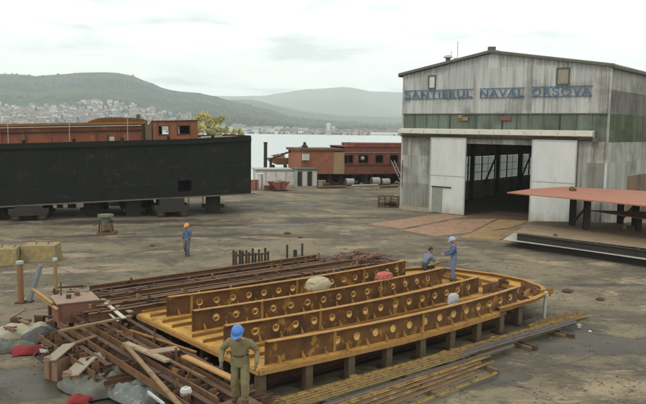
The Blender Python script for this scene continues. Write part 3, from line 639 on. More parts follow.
# ------------------------------------------------------------------ plates on the ground before the hangar
def ground_plate(pts, m, label, z=.03, grp='steel plates lying on the yard'):
    q = [P(x, y, 0) for x, y in pts]; b = MB(); b.slab(q, .004, z, m); c = sum(q, Vector())/len(q)
    return tag(b.build('steel_plate', origin=(c.x, c.y, 0)), label, 'steel plate', grp)
PP2 = mat('plate_pink', (.29, .16, .10), (.19, .115, .075), (.13, .10, .075), scale=.8, th=.5); PP3 = mat('plate_ochre', (.27, .17, .075), (.19, .125, .06), (.12, .09, .06), scale=.8, th=.5)
ground_plate([(367, 224.5), (443, 213.5), (467, 216.5), (402, 229)], PP2, 'pinkish steel plate on the ground left of the open hangar door')
ground_plate([(403, 230.5), (452, 220.5), (497, 219), (470, 233), (436, 237)], PP2, 'middle pinkish steel plate on the ground before the hangar doorway', z=.036)
ground_plate([(472, 233.5), (499, 219.5), (530, 221), (512, 227.5)], PP3, 'ochre tinted plate on the ground before the right door', z=.03)
ground_plate([(458, 238), (477, 231), (520, 230.5), (500, 240.5)], PP3, 'yellowish plate on the ground nearest the stacked platform', z=.042)
ground_plate([(455, 218), (470, 214), (530, 218), (500, 219)], RUST_MID, 'rusty brown threshold plate in the hangar doorway', z=.025)

# ------------------------------------------------------------------ raised red-lead plate and platform at right
tb = empty('plate_table', P(575, 228, .9), 'large thin red-lead steel plate held up on dark legs in front of the hangar', 'plate table')
top = [P(507, 192.7, 3), P(530, 189.4, 3), P(565, 187, 3), P(646, 191.5, 3), P(760, 198, 3), P(760, 216, 3), P(646, 206, 3), P(560, 197.6, 3)]
b = MB(); b.slab(top, 2.96, 3.03, PINKPLATE); b.build('plate', tb)
b = MB()
for (x, y) in ((573, 226), (587, 230), (621, 224), (636, 226), (680, 232), (700, 236)):
    q = P(x, y, .9); b2 = MB(); b2.ibeam(q+Vector((0, 0, .004)), q+Vector((0, 0, 2.06)), .34, .34, .06, DARK); b2.build('leg', tb)
for (x, y, x2, y2) in ((573, 226, 587, 230), (621, 224, 636, 226)):
    a, c = P(x, y, .9), P(x2, y2, .9); b2 = MB(); b2.bar(a+Vector((0, 0, 1.9)), c+Vector((0, 0, 1.9)), .2, .25, DARK); b2.bar(a+Vector((0, 0, .25)), c+Vector((0, 0, 1.6)), .1, .1, DARK); b2.build('brace', tb)
q = P(557, 222, .9); b2 = MB(); b2.ibeam(q+Vector((0, 0, 1.8)), P(592, 226, .9)+Vector((0, 0, 1.8)), .25, .26, .04, DARK); b2.build('beam', tb)
pf = empty('plate_platform', P(580, 245, 0), 'low dark steel platform stacked from plates under the red-lead plate', 'platform')
fl = [P(515, 232, .9), P(580, 240, .9), P(646, 248, .9), P(760, 264, .9), P(760, 232, .9), P(646, 223, .9), P(533, 221, .9)]
b = MB(); b.slab(fl, .86, .9, PLATFORM); b.build('top_plate', pf)
ml = [P(503, 239.5, .45), P(580, 249.8, .45), P(646, 259.5, .45), P(760, 276, .45), P(760, 245, .45), P(646, 235, .45), P(525, 226, .45)]
b = MB(); b.slab(ml, .43, .462, PLATE_EDGE); b.build('lower_plate', pf)
for (xa, ya, xb, yb) in ((519, 233.5, 700, 257), (540, 226, 700, 240)):
    a, c = P(xa, ya, .9), P(xb, yb, .9); a.z = c.z = 0
    b = MB(); b.ibeam(a+Vector((0, .25, .464)), c+Vector((0, .25, .464)), .25, .394, .04, DARK); b.build('beam', pf)
    b = MB(); b.ibeam(a+Vector((.3, .35, .004)), c+Vector((0, .35, .004)), .3, .42, .05, DARK); b.build('beam', pf)
b = MB()
for k in range(9):
    a = P(519, 233.5, .9).lerp(P(700, 257, .9), k/8.5); c = P(540, 226, .9).lerp(P(700, 240, .9), k/8.5)
    a.z = c.z = .66; b.bar(a+Vector((0, .2, 0)), c, .1, .38, DARK)
b.build('rib', pf)
b = MB(); t3 = [P(588, 210, 1.9), P(646, 211.5, 1.9), P(760, 216, 1.9), P(760, 226, 1.9), P(646, 219, 1.9)]; b.slab(t3, 1.86, 1.9, PINKPLATE)
tp = empty('plate_shelf', P(646, 215, .9), 'smaller red-lead plate lying lower behind the legs of the raised plate', 'steel plate'); b.build('plate', tp)
for (x, y) in ((640, 216), (700, 219)): 
    q = P(x, y, 1.85); b = MB(); b.ibeam(Vector((q.x, q.y, .904)), q, .3, .3, .05, DARK); b.build('support', tp)
for (x, y, s, z, lb) in ((572, 191, .3, 3.03, 'small rusty lump lying on the raised red-lead plate'), (555, 236, .16, .9, 'small dark lump on the edge of the low platform'), (625, 229, .22, .9, 'small ochre lump on the low platform between dark legs')):
    q = P(x, y, z); b = MB(); b.lathe(q+Vector((0, 0, s*.5)), [(0, s*.55), (s*.5, s*.4), (s*.7, 0), (s*.6, -s*.5), (0, -s*.5)], RUST_MID if x != 625 else YELLOW_BLOCK, 9); b.box(q+Vector((s*.5, 0, s*.3)), (s*.8, s*.5, s*.55), RUST_MID)
    tag(b.build('scrap_lump', origin=q), lb, 'scrap')
# ------------------------------------------------------------------ black hull on slipway bogies
BA = P(0, 207, 1.04); BB = P(251, 193, 1.72); BU = (BB-BA); BU.z = 0; BU.normalize(); BN = Vector((-BU.y, BU.x, 0)); BL = (BB-BA).xy.length
TILT = .62/BL      # the hull lies on a slope, its right end higher
ROTB0 = Matrix.Rotation(atan2(BU.y, BU.x), 3, 'Z'); ROTB = ROTB0 @ Matrix.Rotation(-atan(TILT), 3, 'Y')
def bp(u, v, z): q = BA+BU*u+BN*v; return Vector((q.x, q.y, z+u*TILT))
def bu(px, v=0.0):
    d = ray(px, 150); d.z = 0; o = BA+BN*v; o.z = 0
    return (Vector((0, 0, 0))+d*(o.cross(BU).z/d.cross(BU).z)-o).dot(BU)
BX0 = -14.0; BWID = 8.0
bg = empty('barge_hull', bp(6, 4, 0), 'long black steel barge hull jacked up on slipway bogies', 'barge hull')
def topz(u): return 5.56+.14*max(0, (u-BL*.72)/(BL*.28))
o0, o1, oz0, oz1 = bu(178), bu(191.5), 1.45, 2.35
# front side with the square opening
b = MB(); us = [BX0+(BL-BX0)*i/24 for i in range(25)]; us = sorted(us+[o0, o1])
for ua, ub in zip(us, us[1:]):
    def q4(z0a, z1a, z0b, z1b): b.add([bp(ua, 0, z0a), bp(ub, 0, z0b), bp(ub, 0, z1b), bp(ua, 0, z1a)], [(0, 1, 2, 3)], BLACK_HULL)
    if ua >= o0-1e-6 and ub <= o1+1e-6: q4(1.04, oz0, 1.04, oz0); q4(oz1, topz(ua), oz1, topz(ub))
    else: q4(1.04, topz(ua), 1.04, topz(ub))
b.add([bp(BL, 0, 1.04), bp(BL, BWID, 1.04), bp(BL, BWID, topz(BL)), bp(BL, 0, topz(BL))], [(0, 1, 2, 3)], BLACK_HULL)
b.add([bp(BX0, 0, 1.04), bp(BX0, BWID, 1.04), bp(BX0, BWID, topz(0)), bp(BX0, 0, topz(0))], [(3, 2, 1, 0)], BLACK_HULL)
b.add([bp(BX0, BWID, 1.04), bp(BL, BWID, 1.04), bp(BL, BWID, topz(BL)), bp(BX0, BWID, topz(0))], [(3, 2, 1, 0)], BLACK_HULL)
b.add([bp(BX0, 0, 1.04), bp(BX0, BWID, 1.04), bp(BL, BWID, 1.04), bp(BL, 0, 1.04)], [(0, 1, 2, 3)], BLACK_HULL)
b.build('hull_plating', bg, recalc=False)
b = MB()   # deck, and the recess behind the opening
for ua, ub in zip(us, us[1:]): b.add([bp(ua, .03, topz(ua)-.12), bp(ub, .03, topz(ub)-.12), bp(ub, BWID-.03, topz(ub)-.12), bp(ua, BWID-.03, topz(ua)-.12)], [(0, 1, 2, 3)], HULL_RUST)
b.build('deck', bg, recalc=False)
b = MB(); b.add([bp(o0, .01, oz0), bp(o1, .01, oz0), bp(o1, .01, oz1), bp(o0, .01, oz1), bp(o0, 1.6, oz0), bp(o1, 1.6, oz0), bp(o1, 1.6, oz1), bp(o0, 1.6, oz1)], [(0, 1, 5, 4), (1, 2, 6, 5), (2, 3, 7, 6), (3, 0, 4, 7), (4, 5, 6, 7)], BLACKGAP); b.build('side_opening', bg)
SEAM = mat('hull_seam', (.013, .014, .013), (.02, .018, .016), None, scale=1, rough=.6)
b = MB()
rw = random.Random(21)
for z0_, z1_, n_ in ((1.08, 2.15, 9), (2.17, 3.38, 7), (3.4, 5.2, 10)):
    for k in range(n_):
        u = BX0+(BL-BX0)*(k+rw.uniform(.15, .85))/n_
        if z0_ < 2.3 and o0-.1 < u < o1+.1: continue
        b.bar(bp(u, -.003, z0_), bp(u, -.003, z1_), .018, .012, SEAM)
b.bar(bp(BX0, -.004, 3.39), bp(BL, -.004, 3.39), .012, .02, SEAM); b.bar(bp(BX0, -.004, 2.16), bp(o0-.1, -.004, 2.16), .012, .02, SEAM)
b.build('weld_seam', bg)
b = MB(); b.bar(bp(BX0, -.07, 5.24), bp(BL*.72, -.07, 5.24), .14, .16, BLACK_HULL); b.bar(bp(BL*.72, -.07, 5.24), bp(BL, -.07, 5.38), .14, .16, BLACK_HULL); b.build('rubbing_strake', bg)
for k in range(9):
    u = BX0+2+k*(BL-BX0-3)/8.6; b = MB(); b.box(bp(u, .12, topz(u)+.1), (.22, .05, .26), BLACK_HULL, ROTB); b.tube(bp(u, .05, topz(u)+.2), bp(u, .2, topz(u)+.2), .05, RUST_DARK, 8); b.build('lifting_lug', bg)
b = MB(); b.bar(bp(BX0, .02, 1.06), bp(BL+.35, .02, 1.03), .1, .1, mat('hull_bottom_edge', (.12, .1, .08), (.07, .06, .05), None, scale=2)); b.build('bottom_edge', bg)
# rusty coaming on deck with rail and stiffeners
cz0 = 5.45; cu1 = bu(147, 1.4)
b = MB(); b.box(bp((BX0+cu1)/2, 1.4, cz0+.7), (cu1-BX0, .08, 1.25), HULL_RUST, ROTB); b.box(bp((BX0+cu1)/2, 1.25, cz0+1.34), (cu1-BX0, .4, .06), RUST_MID, ROTB); b.box(bp((BX0+cu1)/2, 1.3, cz0+.85), (cu1-BX0, .16, .08), DARK, ROTB)
co_ = b.build('coaming', bg)
b = MB(); b.box(bp((BX0+cu1)/2, 1.75, cz0+1.38), (cu1-BX0, .1, .26), RUST_ORANGE, ROTB); sub(b, 'coaming_lip', co_)
for k in range(15):
    u = BX0+.8+k*(cu1-BX0-1.2)/14; b = MB(); b.box(bp(u, 1.3, cz0+.55), (.07, .14, .9), RUST_DARK if k % 3 == 0 else HULL_RUST, ROTB); sub(b, 'stiffener', co_)
b = MB(); b.tube(bp(BX0, 1.05, cz0+1.22), bp(cu1-.4, 1.05, cz0+1.22), .035, GREY_PALE, 6)
for k in range(6): u = BX0+2+k*4.2; b.tube(bp(u, 1.05, cz0+.1), bp(u, 1.05, cz0+1.75), .025, GREY_PALE, 6)
b.build('handrail', bg)
b = MB(); b.box(bp(bu(112, .8), .8, cz0+.25), (.35, .3, .3), GREY_PALE, ROTB); b.tube(bp(bu(108, .8), .8, cz0+.15), bp(bu(108, .8), .8, cz0+.6), .06, DARK, 8); b.build('deck_fitting', bg)
# ribbed hump (hatch cover) on the coaming
ha, hb = bu(84, 3), bu(147, 3); e_ = empty('hatch_cover', bp((ha+hb)/2, 3, cz0+1.4), 'humped orange-rust ribbed hatch cover behind the coaming', 'hatch cover')
prof = [(0, .05), (.1, .27), (.22, .46), (.4, .53), (.6, .5), (.8, .44), (.93, .36), (1, .2)]
b = MB(); n = len(prof); vs = [bp(ha+(hb-ha)*p, v, cz0+1.35+z) for v in (2.3, 4.4) for p, z in prof]+[bp(ha+(hb-ha)*p, v, cz0+1.0) for v in (2.3, 4.4) for p, z in prof]
b.add(vs, [(i, i+1, n+i+1, n+i) for i in range(n-1)]+[(2*n+i, 2*n+i+1, i+1, i) for i in range(n-1)]+[(n+i, n+i+1, 3*n+i+1, 3*n+i) for i in range(n-1)], RUST_ORANGE); b.build('cover', e_)
for k in range(20):
    p = .04+k*.049; z = interp(prof, p); u = ha+(hb-ha)*p; b = MB(); b.bar(bp(u, 2.22, cz0+1.15), bp(u, 2.22, cz0+1.35+z+.03), .06, .1, RUST_MID); b.build('rib', e_)
q = bp(bu(133, 2.6), 2.6, cz0+1.78); b = MB(); b.box(q+Vector((0, 0, .2)), (.5, .35, .3), PIPE_WHITE, ROTB); b.box(q+Vector((.45, 0, .12)), (.25, .3, .4), POST_MAT, ROTB)
tag(b.build('white_box', origin=q), 'small white box on top of the ribbed hatch cover', 'box')
# deck cabin with two window openings
ca, cb_ = bu(153, .8), bu(198, .8); cz = 5.42; chh = 1.52; e_ = empty('deck_cabin', bp((ca+cb_)/2, 2, cz), 'small rusty red deck cabin with two open window holes', 'cabin')
wn = [(bu(158.5, .8), bu(169, .8)), (bu(177.5, .8), bu(190, .8))]; z0, z1 = cz+.5, cz+1.18
b = MB()
segs = [(ca, wn[0][0]), (wn[0][1], wn[1][0]), (wn[1][1], cb_)]
for ua, ub in segs: b.box(bp((ua+ub)/2, .8, cz+chh/2), (ub-ua, .08, chh), HULL_RUST, ROTB)
for ua, ub in wn: b.box(bp((ua+ub)/2, .8, (cz+z0)/2), (ub-ua, .08, z0-cz), HULL_RUST, ROTB); b.box(bp((ua+ub)/2, .8, (z1+cz+chh)/2), (ub-ua, .08, cz+chh-z1), HULL_RUST, ROTB)
for u in (ca+.04, cb_-.04): b.box(bp(u, 2.0, cz+chh/2), (.08, 2.3, chh), HULL_RUST, ROTB)
segb = [(ca, wn[0][0]+.55), (wn[0][1]+.35, cb_)]
for ua, ub in segb: b.box(bp((ua+ub)/2, 3.15, cz+chh/2), (ub-ua, .08, chh), RUST_DARK, ROTB)
b.box(bp(segb[0][1]+(segb[1][0]-segb[0][1])/2, 3.15, cz+.25), (segb[1][0]-segb[0][1], .08, .5), RUST_DARK, ROTB)
b.build('wall', e_)
b = MB(); b.box(bp((ca+cb_)/2, 2.0, cz+chh+.04), (cb_-ca+.2, 2.7, .07), RUST_DARK, ROTB); b.build('roof', e_)
for ua, ub in wn:
    b = MB()
    for u in (ua, ub): b.box(bp(u, .74, (z0+z1)/2), (.07, .06, z1-z0+.1), RUST_DARK, ROTB)
    for z in (z0, z1): b.box(bp((ua+ub)/2, .735, z), (ub-ua+.1, .06, .07), RUST_DARK, ROTB)
    b.build('window_frame', e_)
b = MB(); b.box(bp(bu(179, 1.0), 1.0, (z0+z1)/2), (.12, .03, z1-z0-.06), PIPE_WHITE, ROTB); b.build('curtain', e_)
q = bp(bu(148.5, 1), 1, cz); b = MB(); b.box(q+Vector((0, 0, .65)), (.45, .5, 1.3), POST_MAT, ROTB); b.tube(q+Vector((-.3, 0, .0)), q+Vector((-.3, 0, 1.2)), .12, DARK, 8); b.tube(q+Vector((0, 0, 1.3)), q+Vector((.35, 0, 1.75)), .1, GREY_PALE, 8)
tag(b.build('vent_trunk', origin=q), 'grey-green vent trunk with slanted cowl left of the deck cabin', 'vent')
q = bp(bu(205, 1), 1, 5.5); b = MB(); b.bar(bp(bu(201, .6), .6, 5.66), bp(bu(222, .6), .6, 5.74), .2, .1, GREY_PALE); b.build
tag(b.build('loose_beam', origin=bp(bu(205, 1), 1, 5.6)), 'pale loose beam lying on the hull edge right of the cabin', 'beam')

# bogies
def bogie(px, v, lab):
    q = bp(bu(px), v, 0); q.z = 0; e_ = empty('slipway_bogie', q, lab, 'bogie', 'slipway bogies under the black hull')
    up = Vector((0, 0, 1))
    hb_ = 1.04+TILT*(q-BA).dot(BU)
    b = MB(); b.box(q+up*.72+BN*1.2, (2.7, 2.6, .34), DARK, ROTB0); b.box(q+up*(.88+hb_-.02)/2+BN*1.5, (1.9, 2.6, hb_-.9), DARK, ROTB0); b.build('frame', e_)
    for su in (-.9, .9):
        for sv in (.2, 2.2):
            c = q+BU*su+BN*sv+up*.36; b = MB(); b.tube(c-BN*.14, c+BN*.14, .36, DARK, 18); w_ = b.build('wheel', e_)
            b = MB(); b.tube(c-BN*.2, c-BN*.142, .17, POST_MAT, 12); sub(b, 'hub', w_)
            b = MB(); b.box(c+up*.2, (.2, .46, .5), DARK, ROTB0); b.build('axle_box', e_)
    b = MB(); b.bar(q-BU*1.2+up*.5, q+BU*1.2+up*.5, .12, .14, RUST_DARK); b.build('side_bar', e_)
bogie(27, -.45, 'dark bogie under the left end of the black hull, wheels showing')
bogie(171, -.55, 'dark bogie under the right part of the black hull')
bogie(-40, -.3, 'dark bogie at the left picture edge under the black hull')
bogie(140, 3.6, 'farther dark bogie under the middle of the black hull')
for (px, py, s, lab) in ((205, 203, 1, 'yellow trestle under the right end of the black hull'),):
    q = P(px, py); e_ = empty('trestle', q, lab, 'trestle')
    b = MB(); b.bar(q-BU*1.6+Vector((0, 0, 1.0)), q+BU*1.2+Vector((0, 0, 1.0)), .1, .1, YELLOW_BLOCK); b.build('top_bar', e_)
    for u in (-1.5, -.2, 1.04): b = MB(); b.tube(q+BU*u, q+BU*u+Vector((0, 0, .95)), .05, YELLOW_BLOCK, 8); b.build('leg', e_)
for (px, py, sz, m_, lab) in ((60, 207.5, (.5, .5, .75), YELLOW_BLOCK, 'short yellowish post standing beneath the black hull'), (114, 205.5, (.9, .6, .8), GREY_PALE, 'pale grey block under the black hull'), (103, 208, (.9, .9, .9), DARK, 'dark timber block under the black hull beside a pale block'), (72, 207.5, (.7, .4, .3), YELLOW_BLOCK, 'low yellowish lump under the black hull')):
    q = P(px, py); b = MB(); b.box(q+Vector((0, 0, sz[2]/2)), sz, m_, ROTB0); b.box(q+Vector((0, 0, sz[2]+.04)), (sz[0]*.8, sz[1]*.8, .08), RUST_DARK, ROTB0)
    tag(b.build('underhull_block', origin=q, bevel=.03), lab, 'block')
for k in range(10):      # extra dark blocks added to deepen the shadow under the hull
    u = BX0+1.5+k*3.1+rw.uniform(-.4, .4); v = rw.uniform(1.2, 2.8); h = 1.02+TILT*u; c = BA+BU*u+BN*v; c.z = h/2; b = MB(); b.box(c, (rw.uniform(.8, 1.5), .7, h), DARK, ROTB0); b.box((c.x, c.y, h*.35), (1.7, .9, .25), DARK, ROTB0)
    tag(b.build('underhull_block', origin=(c.x, c.y, 0)), 'dark block added to deepen the shade under the black hull', 'block', 'dark blocks added to deepen the shade under the black hull')
# cable drum machine on the yard
q = P(106, 233.5); e_ = empty('winch', q, 'green topped rusty winch standing on the yard before the black hull', 'winch')
b = MB(); b.lathe(q+Vector((0, 0, 1.15)), [(0, .12), (.5, .1), (.52, -.05), (.3, -.1), (0, -.1)], GREENISH, 16); b.build('top_disc', e_)
b = MB(); b.tube(q+Vector((0, 0, .2)), q+Vector((0, 0, 1.04)), .3, GREENISH, 14); b.box(q+Vector((.2, -.1, .5)), (.4, .5, .4), POST_MAT); b.build('body', e_)
for x in (-.38, .38):
    for y in (-.3, .3): b = MB(); b.bar(q+Vector((x, y, 0)), q+Vector((x*.8, y*.8, .9)), .08, .08, RUST_DARK); b.build('leg', e_)
b = MB(); b.box(q+Vector((.1, 0, .06)), (1.1, .9, .12), RUST_MID); b.build('base', e_)
b = MB(); b.tube(q+Vector((-.3, -.2, .8)), q+Vector((-.75, -.3, .5)), .03, RUST_DARK, 6); b.build('lever', e_)

# ------------------------------------------------------------------ quay cluster: red ship, sheds, boat, skip
def axes(a, b_):
    u = (b_-a); u.z = 0; L = u.length; u.normalize(); n = Vector((-u.y, u.x, 0)); return u, n, L, Matrix.Rotation(atan2(u.y, u.x), 3, 'Z')
SA = P(300, 186); SB = P(402, 184.3); SU, SN, SLn, ROTS = axes(SA, SB)
def spx(px, v=0):
    d = ray(px, 150); d.z = 0; o = SA+SN*v; return (d*(o.cross(SU).z/d.cross(SU).z)-o).dot(SU)
def sp_(u, v, z): q = SA+SU*u+SN*v; return Vector((q.x, q.y, z))
def szp(px, py):
    d = ray(px, py); u = spx(px); q = sp_(u, 0, 0); return CAMH+d.z*sqrt(q.x**2+q.y**2)/sqrt(d.x**2+d.y**2)
e_ = empty('red_ship', sp_(6, 3, 0), 'unfinished red ship block with a row of black windows, up on blocks at the quay', 'ship')
def sbox(x0, x1, y0, y1, v0, v1, m_, nm, xr=None):
    u0, u1 = spx(x0, v0), spx(x1, v0) if xr is None else xr; z1, z0 = szp((x0+x1)/2, y0), szp((x0+x1)/2, y1)
    b = MB(); b.box(sp_((u0+u1)/2, (v0+v1)/2, (z0+z1)/2), (u1-u0, v1-v0, z1-z0), m_, ROTS); return b
uR = spx(402)+7
sbox(301, 334, 151, 174, 0, 5, SHIP_ORANGE, '').build('bow_section', e_)
sbox(299.5, 345, 148.5, 150.9, -.15, 5.2, RUST_MID, '').build('gunwale', e_)
sbox(334, 345, 152, 174, -.05, 5, TAN, '').build('tan_panel', e_)
zt, zb = szp(372, 147), szp(372, 174); wz1, wz0 = szp(372, 155), szp(372, 162.8)
wins = [(344.5, 353), (358.5, 368), (375.5, 383), (390, 398)]
b = MB(); u = spx(345)+.02
for x0, x1 in wins:
    a, c = spx(x0), spx(x1)
    if a > u: b.box(sp_((u+a)/2, 0, (zt+zb)/2), (a-u, .1, zt-zb), SHIP_RED, ROTS)
    b.box(sp_((a+c)/2, 0, (zt+wz1)/2), (c-a, .1, zt-wz1), SHIP_RED, ROTS); b.box(sp_((a+c)/2, 0, (zb+wz0)/2), (c-a, .1, wz0-zb), SHIP_RED, ROTS)
    u = c
b.box(sp_((u+uR)/2, 0, (zt+zb)/2), (uR-u, .1, zt-zb), SHIP_RED, ROTS)
b.box(sp_((spx(345)+uR)/2, 5, (zt+zb)/2), (uR-spx(345), .1, zt-zb), SHIP_RED, ROTS); b.box(sp_(uR, 2.5, (zt+zb)/2), (.1, 4.9, zt-zb), SHIP_RED, ROTS)
b.build('cabin_wall', e_)
b = MB(); b.box(sp_((spx(345)+uR)/2, 2.5, zt+.05), (uR-spx(345)+.2, 5.3, .1), SHIP_RED, ROTS); b.box(sp_((spx(348)+uR)/2, 2.5, zt+.3), (uR-spx(362), 4, .35), SHIP_RED, ROTS); b.build('roof', e_)
b = MB(); b.box(sp_((spx(345)+uR)/2, 2.5, zb+.05), (uR-spx(345), 4.9, .1), DARK, ROTS); b.build('floor', e_)
for x0, x1 in wins:
    a, c = spx(x0), spx(x1); b = MB()
    for uu in (a, c): b.box(sp_(uu, -.07, (wz0+wz1)/2), (.09, .06, wz1-wz0+.1), RUST_DARK, ROTS)
    for z in (wz0, wz1): b.box(sp_((a+c)/2, -.075, z), (c-a+.1, .06, .09), RUST_DARK, ROTS)
    b.build('window_frame', e_)
b = MB(); b.box(sp_((spx(345)+uR)/2, -.1, szp(370, 164.5)), (uR-spx(345), .12, .1), RUST_MID, ROTS); b.box(sp_((spx(345)+uR)/2, -.1, szp(370, 152.5)), (uR-spx(345), .06, .06), GREY_PALE, ROTS); b.build('rubbing_rail', e_)
b = MB()
for x in (347, 357.5, 371, 385, 398): b.tube(sp_(spx(x), -.35, zb-.2), sp_(spx(x), -.35, zt+.3), .025, POST_MAT, 6)
b.tube(sp_(spx(346), -.35, szp(370, 168)), sp_(uR, -.35, szp(370, 168)), .02, POST_MAT, 6)
b.build('scaffold_rail', e_)
b = MB(); b.lathe(sp_(spx(363), .12, (wz0+wz1)/2+.1), [(0, .28), (.22, .18), (.3, 0), (.2, -.25), (0, -.3)], GREY_PALE, 10); b.build('white_sack', e_)
b = MB(); b.tube(sp_(spx(346.5), 1, zt), sp_(spx(346.5), 1, zt+.5), .03, DARK, 6); b.tube(sp_(spx(352), 1, zt), sp_(spx(352), 1, zt+.5), .03, DARK, 6); b.tube(sp_(spx(345), 1, zt+.5), sp_(spx(354), 1, zt+.5), .03, DARK, 6); b.build('rail_hoop', e_)
q = sp_(spx(305), -.3, szp(305, 157)); b = MB(); b.box(q, (.8, .4, .75), CREAM, ROTS); b.build('cream_box', e_)
q = sp_(spx(310), 2, szp(310, 148.5)); b = MB(); b.lathe(q, [(0, .75), (.15, .7), (.2, .4), (.38, .25), (.42, 0), (0, 0)], DARK, 10); b.build('bollard', e_)
zbb = szp(330, 174)
b = MB(); b.box(sp_((uR+1)/2, 2.9, zbb*.5), (uR-1.5, .5, zbb*.98), DARK, ROTS); b.build('keel_cradle', e_)
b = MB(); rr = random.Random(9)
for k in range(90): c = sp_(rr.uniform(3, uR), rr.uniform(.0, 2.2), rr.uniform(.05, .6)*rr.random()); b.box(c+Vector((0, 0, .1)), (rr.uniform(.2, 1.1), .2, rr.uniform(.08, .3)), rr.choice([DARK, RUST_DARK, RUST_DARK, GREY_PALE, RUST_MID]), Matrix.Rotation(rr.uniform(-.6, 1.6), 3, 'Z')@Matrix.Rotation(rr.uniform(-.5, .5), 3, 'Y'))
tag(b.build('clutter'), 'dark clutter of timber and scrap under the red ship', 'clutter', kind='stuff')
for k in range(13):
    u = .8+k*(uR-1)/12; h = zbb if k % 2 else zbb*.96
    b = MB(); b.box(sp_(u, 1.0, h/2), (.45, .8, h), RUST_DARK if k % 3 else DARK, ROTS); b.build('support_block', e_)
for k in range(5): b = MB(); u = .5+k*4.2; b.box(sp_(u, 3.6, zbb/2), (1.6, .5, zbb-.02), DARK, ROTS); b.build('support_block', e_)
# tanks and clutter under the ship
for x, r, lab in ((350, .45, 'white drum under the red ship, leftmost of three'), (376, .5, 'white drum under the red ship, middle of three'), (386, .42, 'white drum under the red ship, beside the ladder')):
    q = sp_(spx(x, -.8), -.8, r); b = MB(); b.tube(q-SU*.5, q+SU*.5, r, GREY_PALE, 14); b.tube(q-SU*.53, q-SU*.49, r*.85, RUST_MID, 14)
    tag(b.build('drum', origin=q), lab, 'drum', 'white drums under the red ship')
a = sp_(spx(391), -.5, 3.1); c = sp_(spx(399), -1.6, 0); e_ = empty('ladder', c, 'pale ladder leaning on the red ship beside the hangar', 'ladder')
for s in (-.22, .22): b = MB(); b.tube(a+SU*s, c+SU*s, .035, PIPE_WHITE, 6); b.build('rail', e_)
for k in range(1, 10): b = MB(); q = c.lerp(a, k/10); b.tube(q-SU*.22, q+SU*.22, .022, PIPE_WHITE, 6); b.build('rung', e_)
# white shed and grey shed
SHW = mat('shed_white', (.48, .46, .42), (.36, .33, .29), (.22, .17, .13), scale=.8, th=.62); SHG = mat('shed_grey', (.3, .33, .33), (.22, .25, .25), (.15, .13, .11), scale=1)
def shed(x0, x1, yb, h, depth, m_, roofm, lab, ov=.15, panels=4):
    a, c = P(x0, yb), P(x1, yb-.2); u, n, L, R = axes(a, c); mid = a+u*L/2
    e_ = empty('shed', mid, lab, 'shed')
    b = MB(); b.box(mid+n*depth/2+Vector((0, 0, h/2)), (L, depth, h), m_, R); b.build('wall', e_)
    b = MB(); b.box(mid+n*depth/2+Vector((0, 0, h+.06)), (L+2*ov, depth+2*ov, .12), roofm, R); b.build('roof', e_)
    for k in range(panels):
        b = MB(); q = a+u*(L*(k+.5)/panels)-n*.03; b.box(q+Vector((0, 0, h*.5)), (L/panels*.82, .04, h*.78), (mat('shed_panel', (.58, .54, .51), (.42, .34, .3), None, scale=2) if m_ is SHW else (SHW if k % 2 else DARK)), R); b.build('wall_panel', e_)
    return e_
shed(256, 296, 187, 2.0, 3, SHW, GREY_PALE, 'long low white panelled shed below the dark chimney at the quay')
shed(297, 317, 188, 2.15, 3, SHG, ROOFSTEEL, 'grey and white shed with dark flat roof at the red ship bow')
# rusty boat on shed roof level (standing behind)
q = P(280, 184.5)+Vector((0, 0, 0)); e_ = empty('rusty_boat', q+Vector((0, 3, 0)), 'small rust brown boat hull propped behind the white shed', 'boat')
b = MB(); a = P(269, 184); c = P(292, 184); u, n, L, R = axes(a, c); base = a+n*3.6
secs = [(0, .1, 2.95), (.12, .8, 2.6), (.4, 1.1, 2.25), (.8, 1.1, 2.25), (1, .8, 2.4)]; vs = []
for f_, w_, zb_ in secs:
    for sv, z in ((-w_, 3.1), (-w_*.7, zb_), (w_*.7, zb_), (w_, 3.1)): p = base+u*(L*1.08*f_)+n*sv; vs.append((p.x, p.y, z))
b.add(vs, [(4*i+j, 4*i+4+j, 4*i+5+j, 4*i+1+j) for i in range(4) for j in range(3)]+[(4*i, 4*i+3, 4*i+7, 4*i+4) for i in range(4)]+[(0, 1, 2, 3), (16, 19, 18, 17)], mat('boat_rust', (.3, .15, .08), (.2, .1, .06), None, scale=1)); b.build('hull', e_)
b = MB(); p = base+u*L*.55; b.box((p.x, p.y, 3.28), (L*.5, 1.3, .36), MAT['boat_rust'], R); b.build('cabin', e_)
for k in (.3, .85): b = MB(); p = base+u*L*k; b.box((p.x, p.y, 1.06), (.3, 1.6, 2.24), DARK, R); b.build('prop', e_)
# chimney pole
q = P(265.3, 186.5)+Vector((0, .0, 0)); q += (q-EYE).normalized()*0; q = P(265.3, 183); b = MB(); b.tube(q, Vector((q.x, q.y, 5.1)), .22, DARK, 12); b.tube(Vector((q.x, q.y, 5.0)), Vector((q.x, q.y, 5.14)), .26, DARK, 12)
tag(b.build('chimney_pipe', origin=q), 'thin dark chimney pipe rising above the white shed', 'chimney')
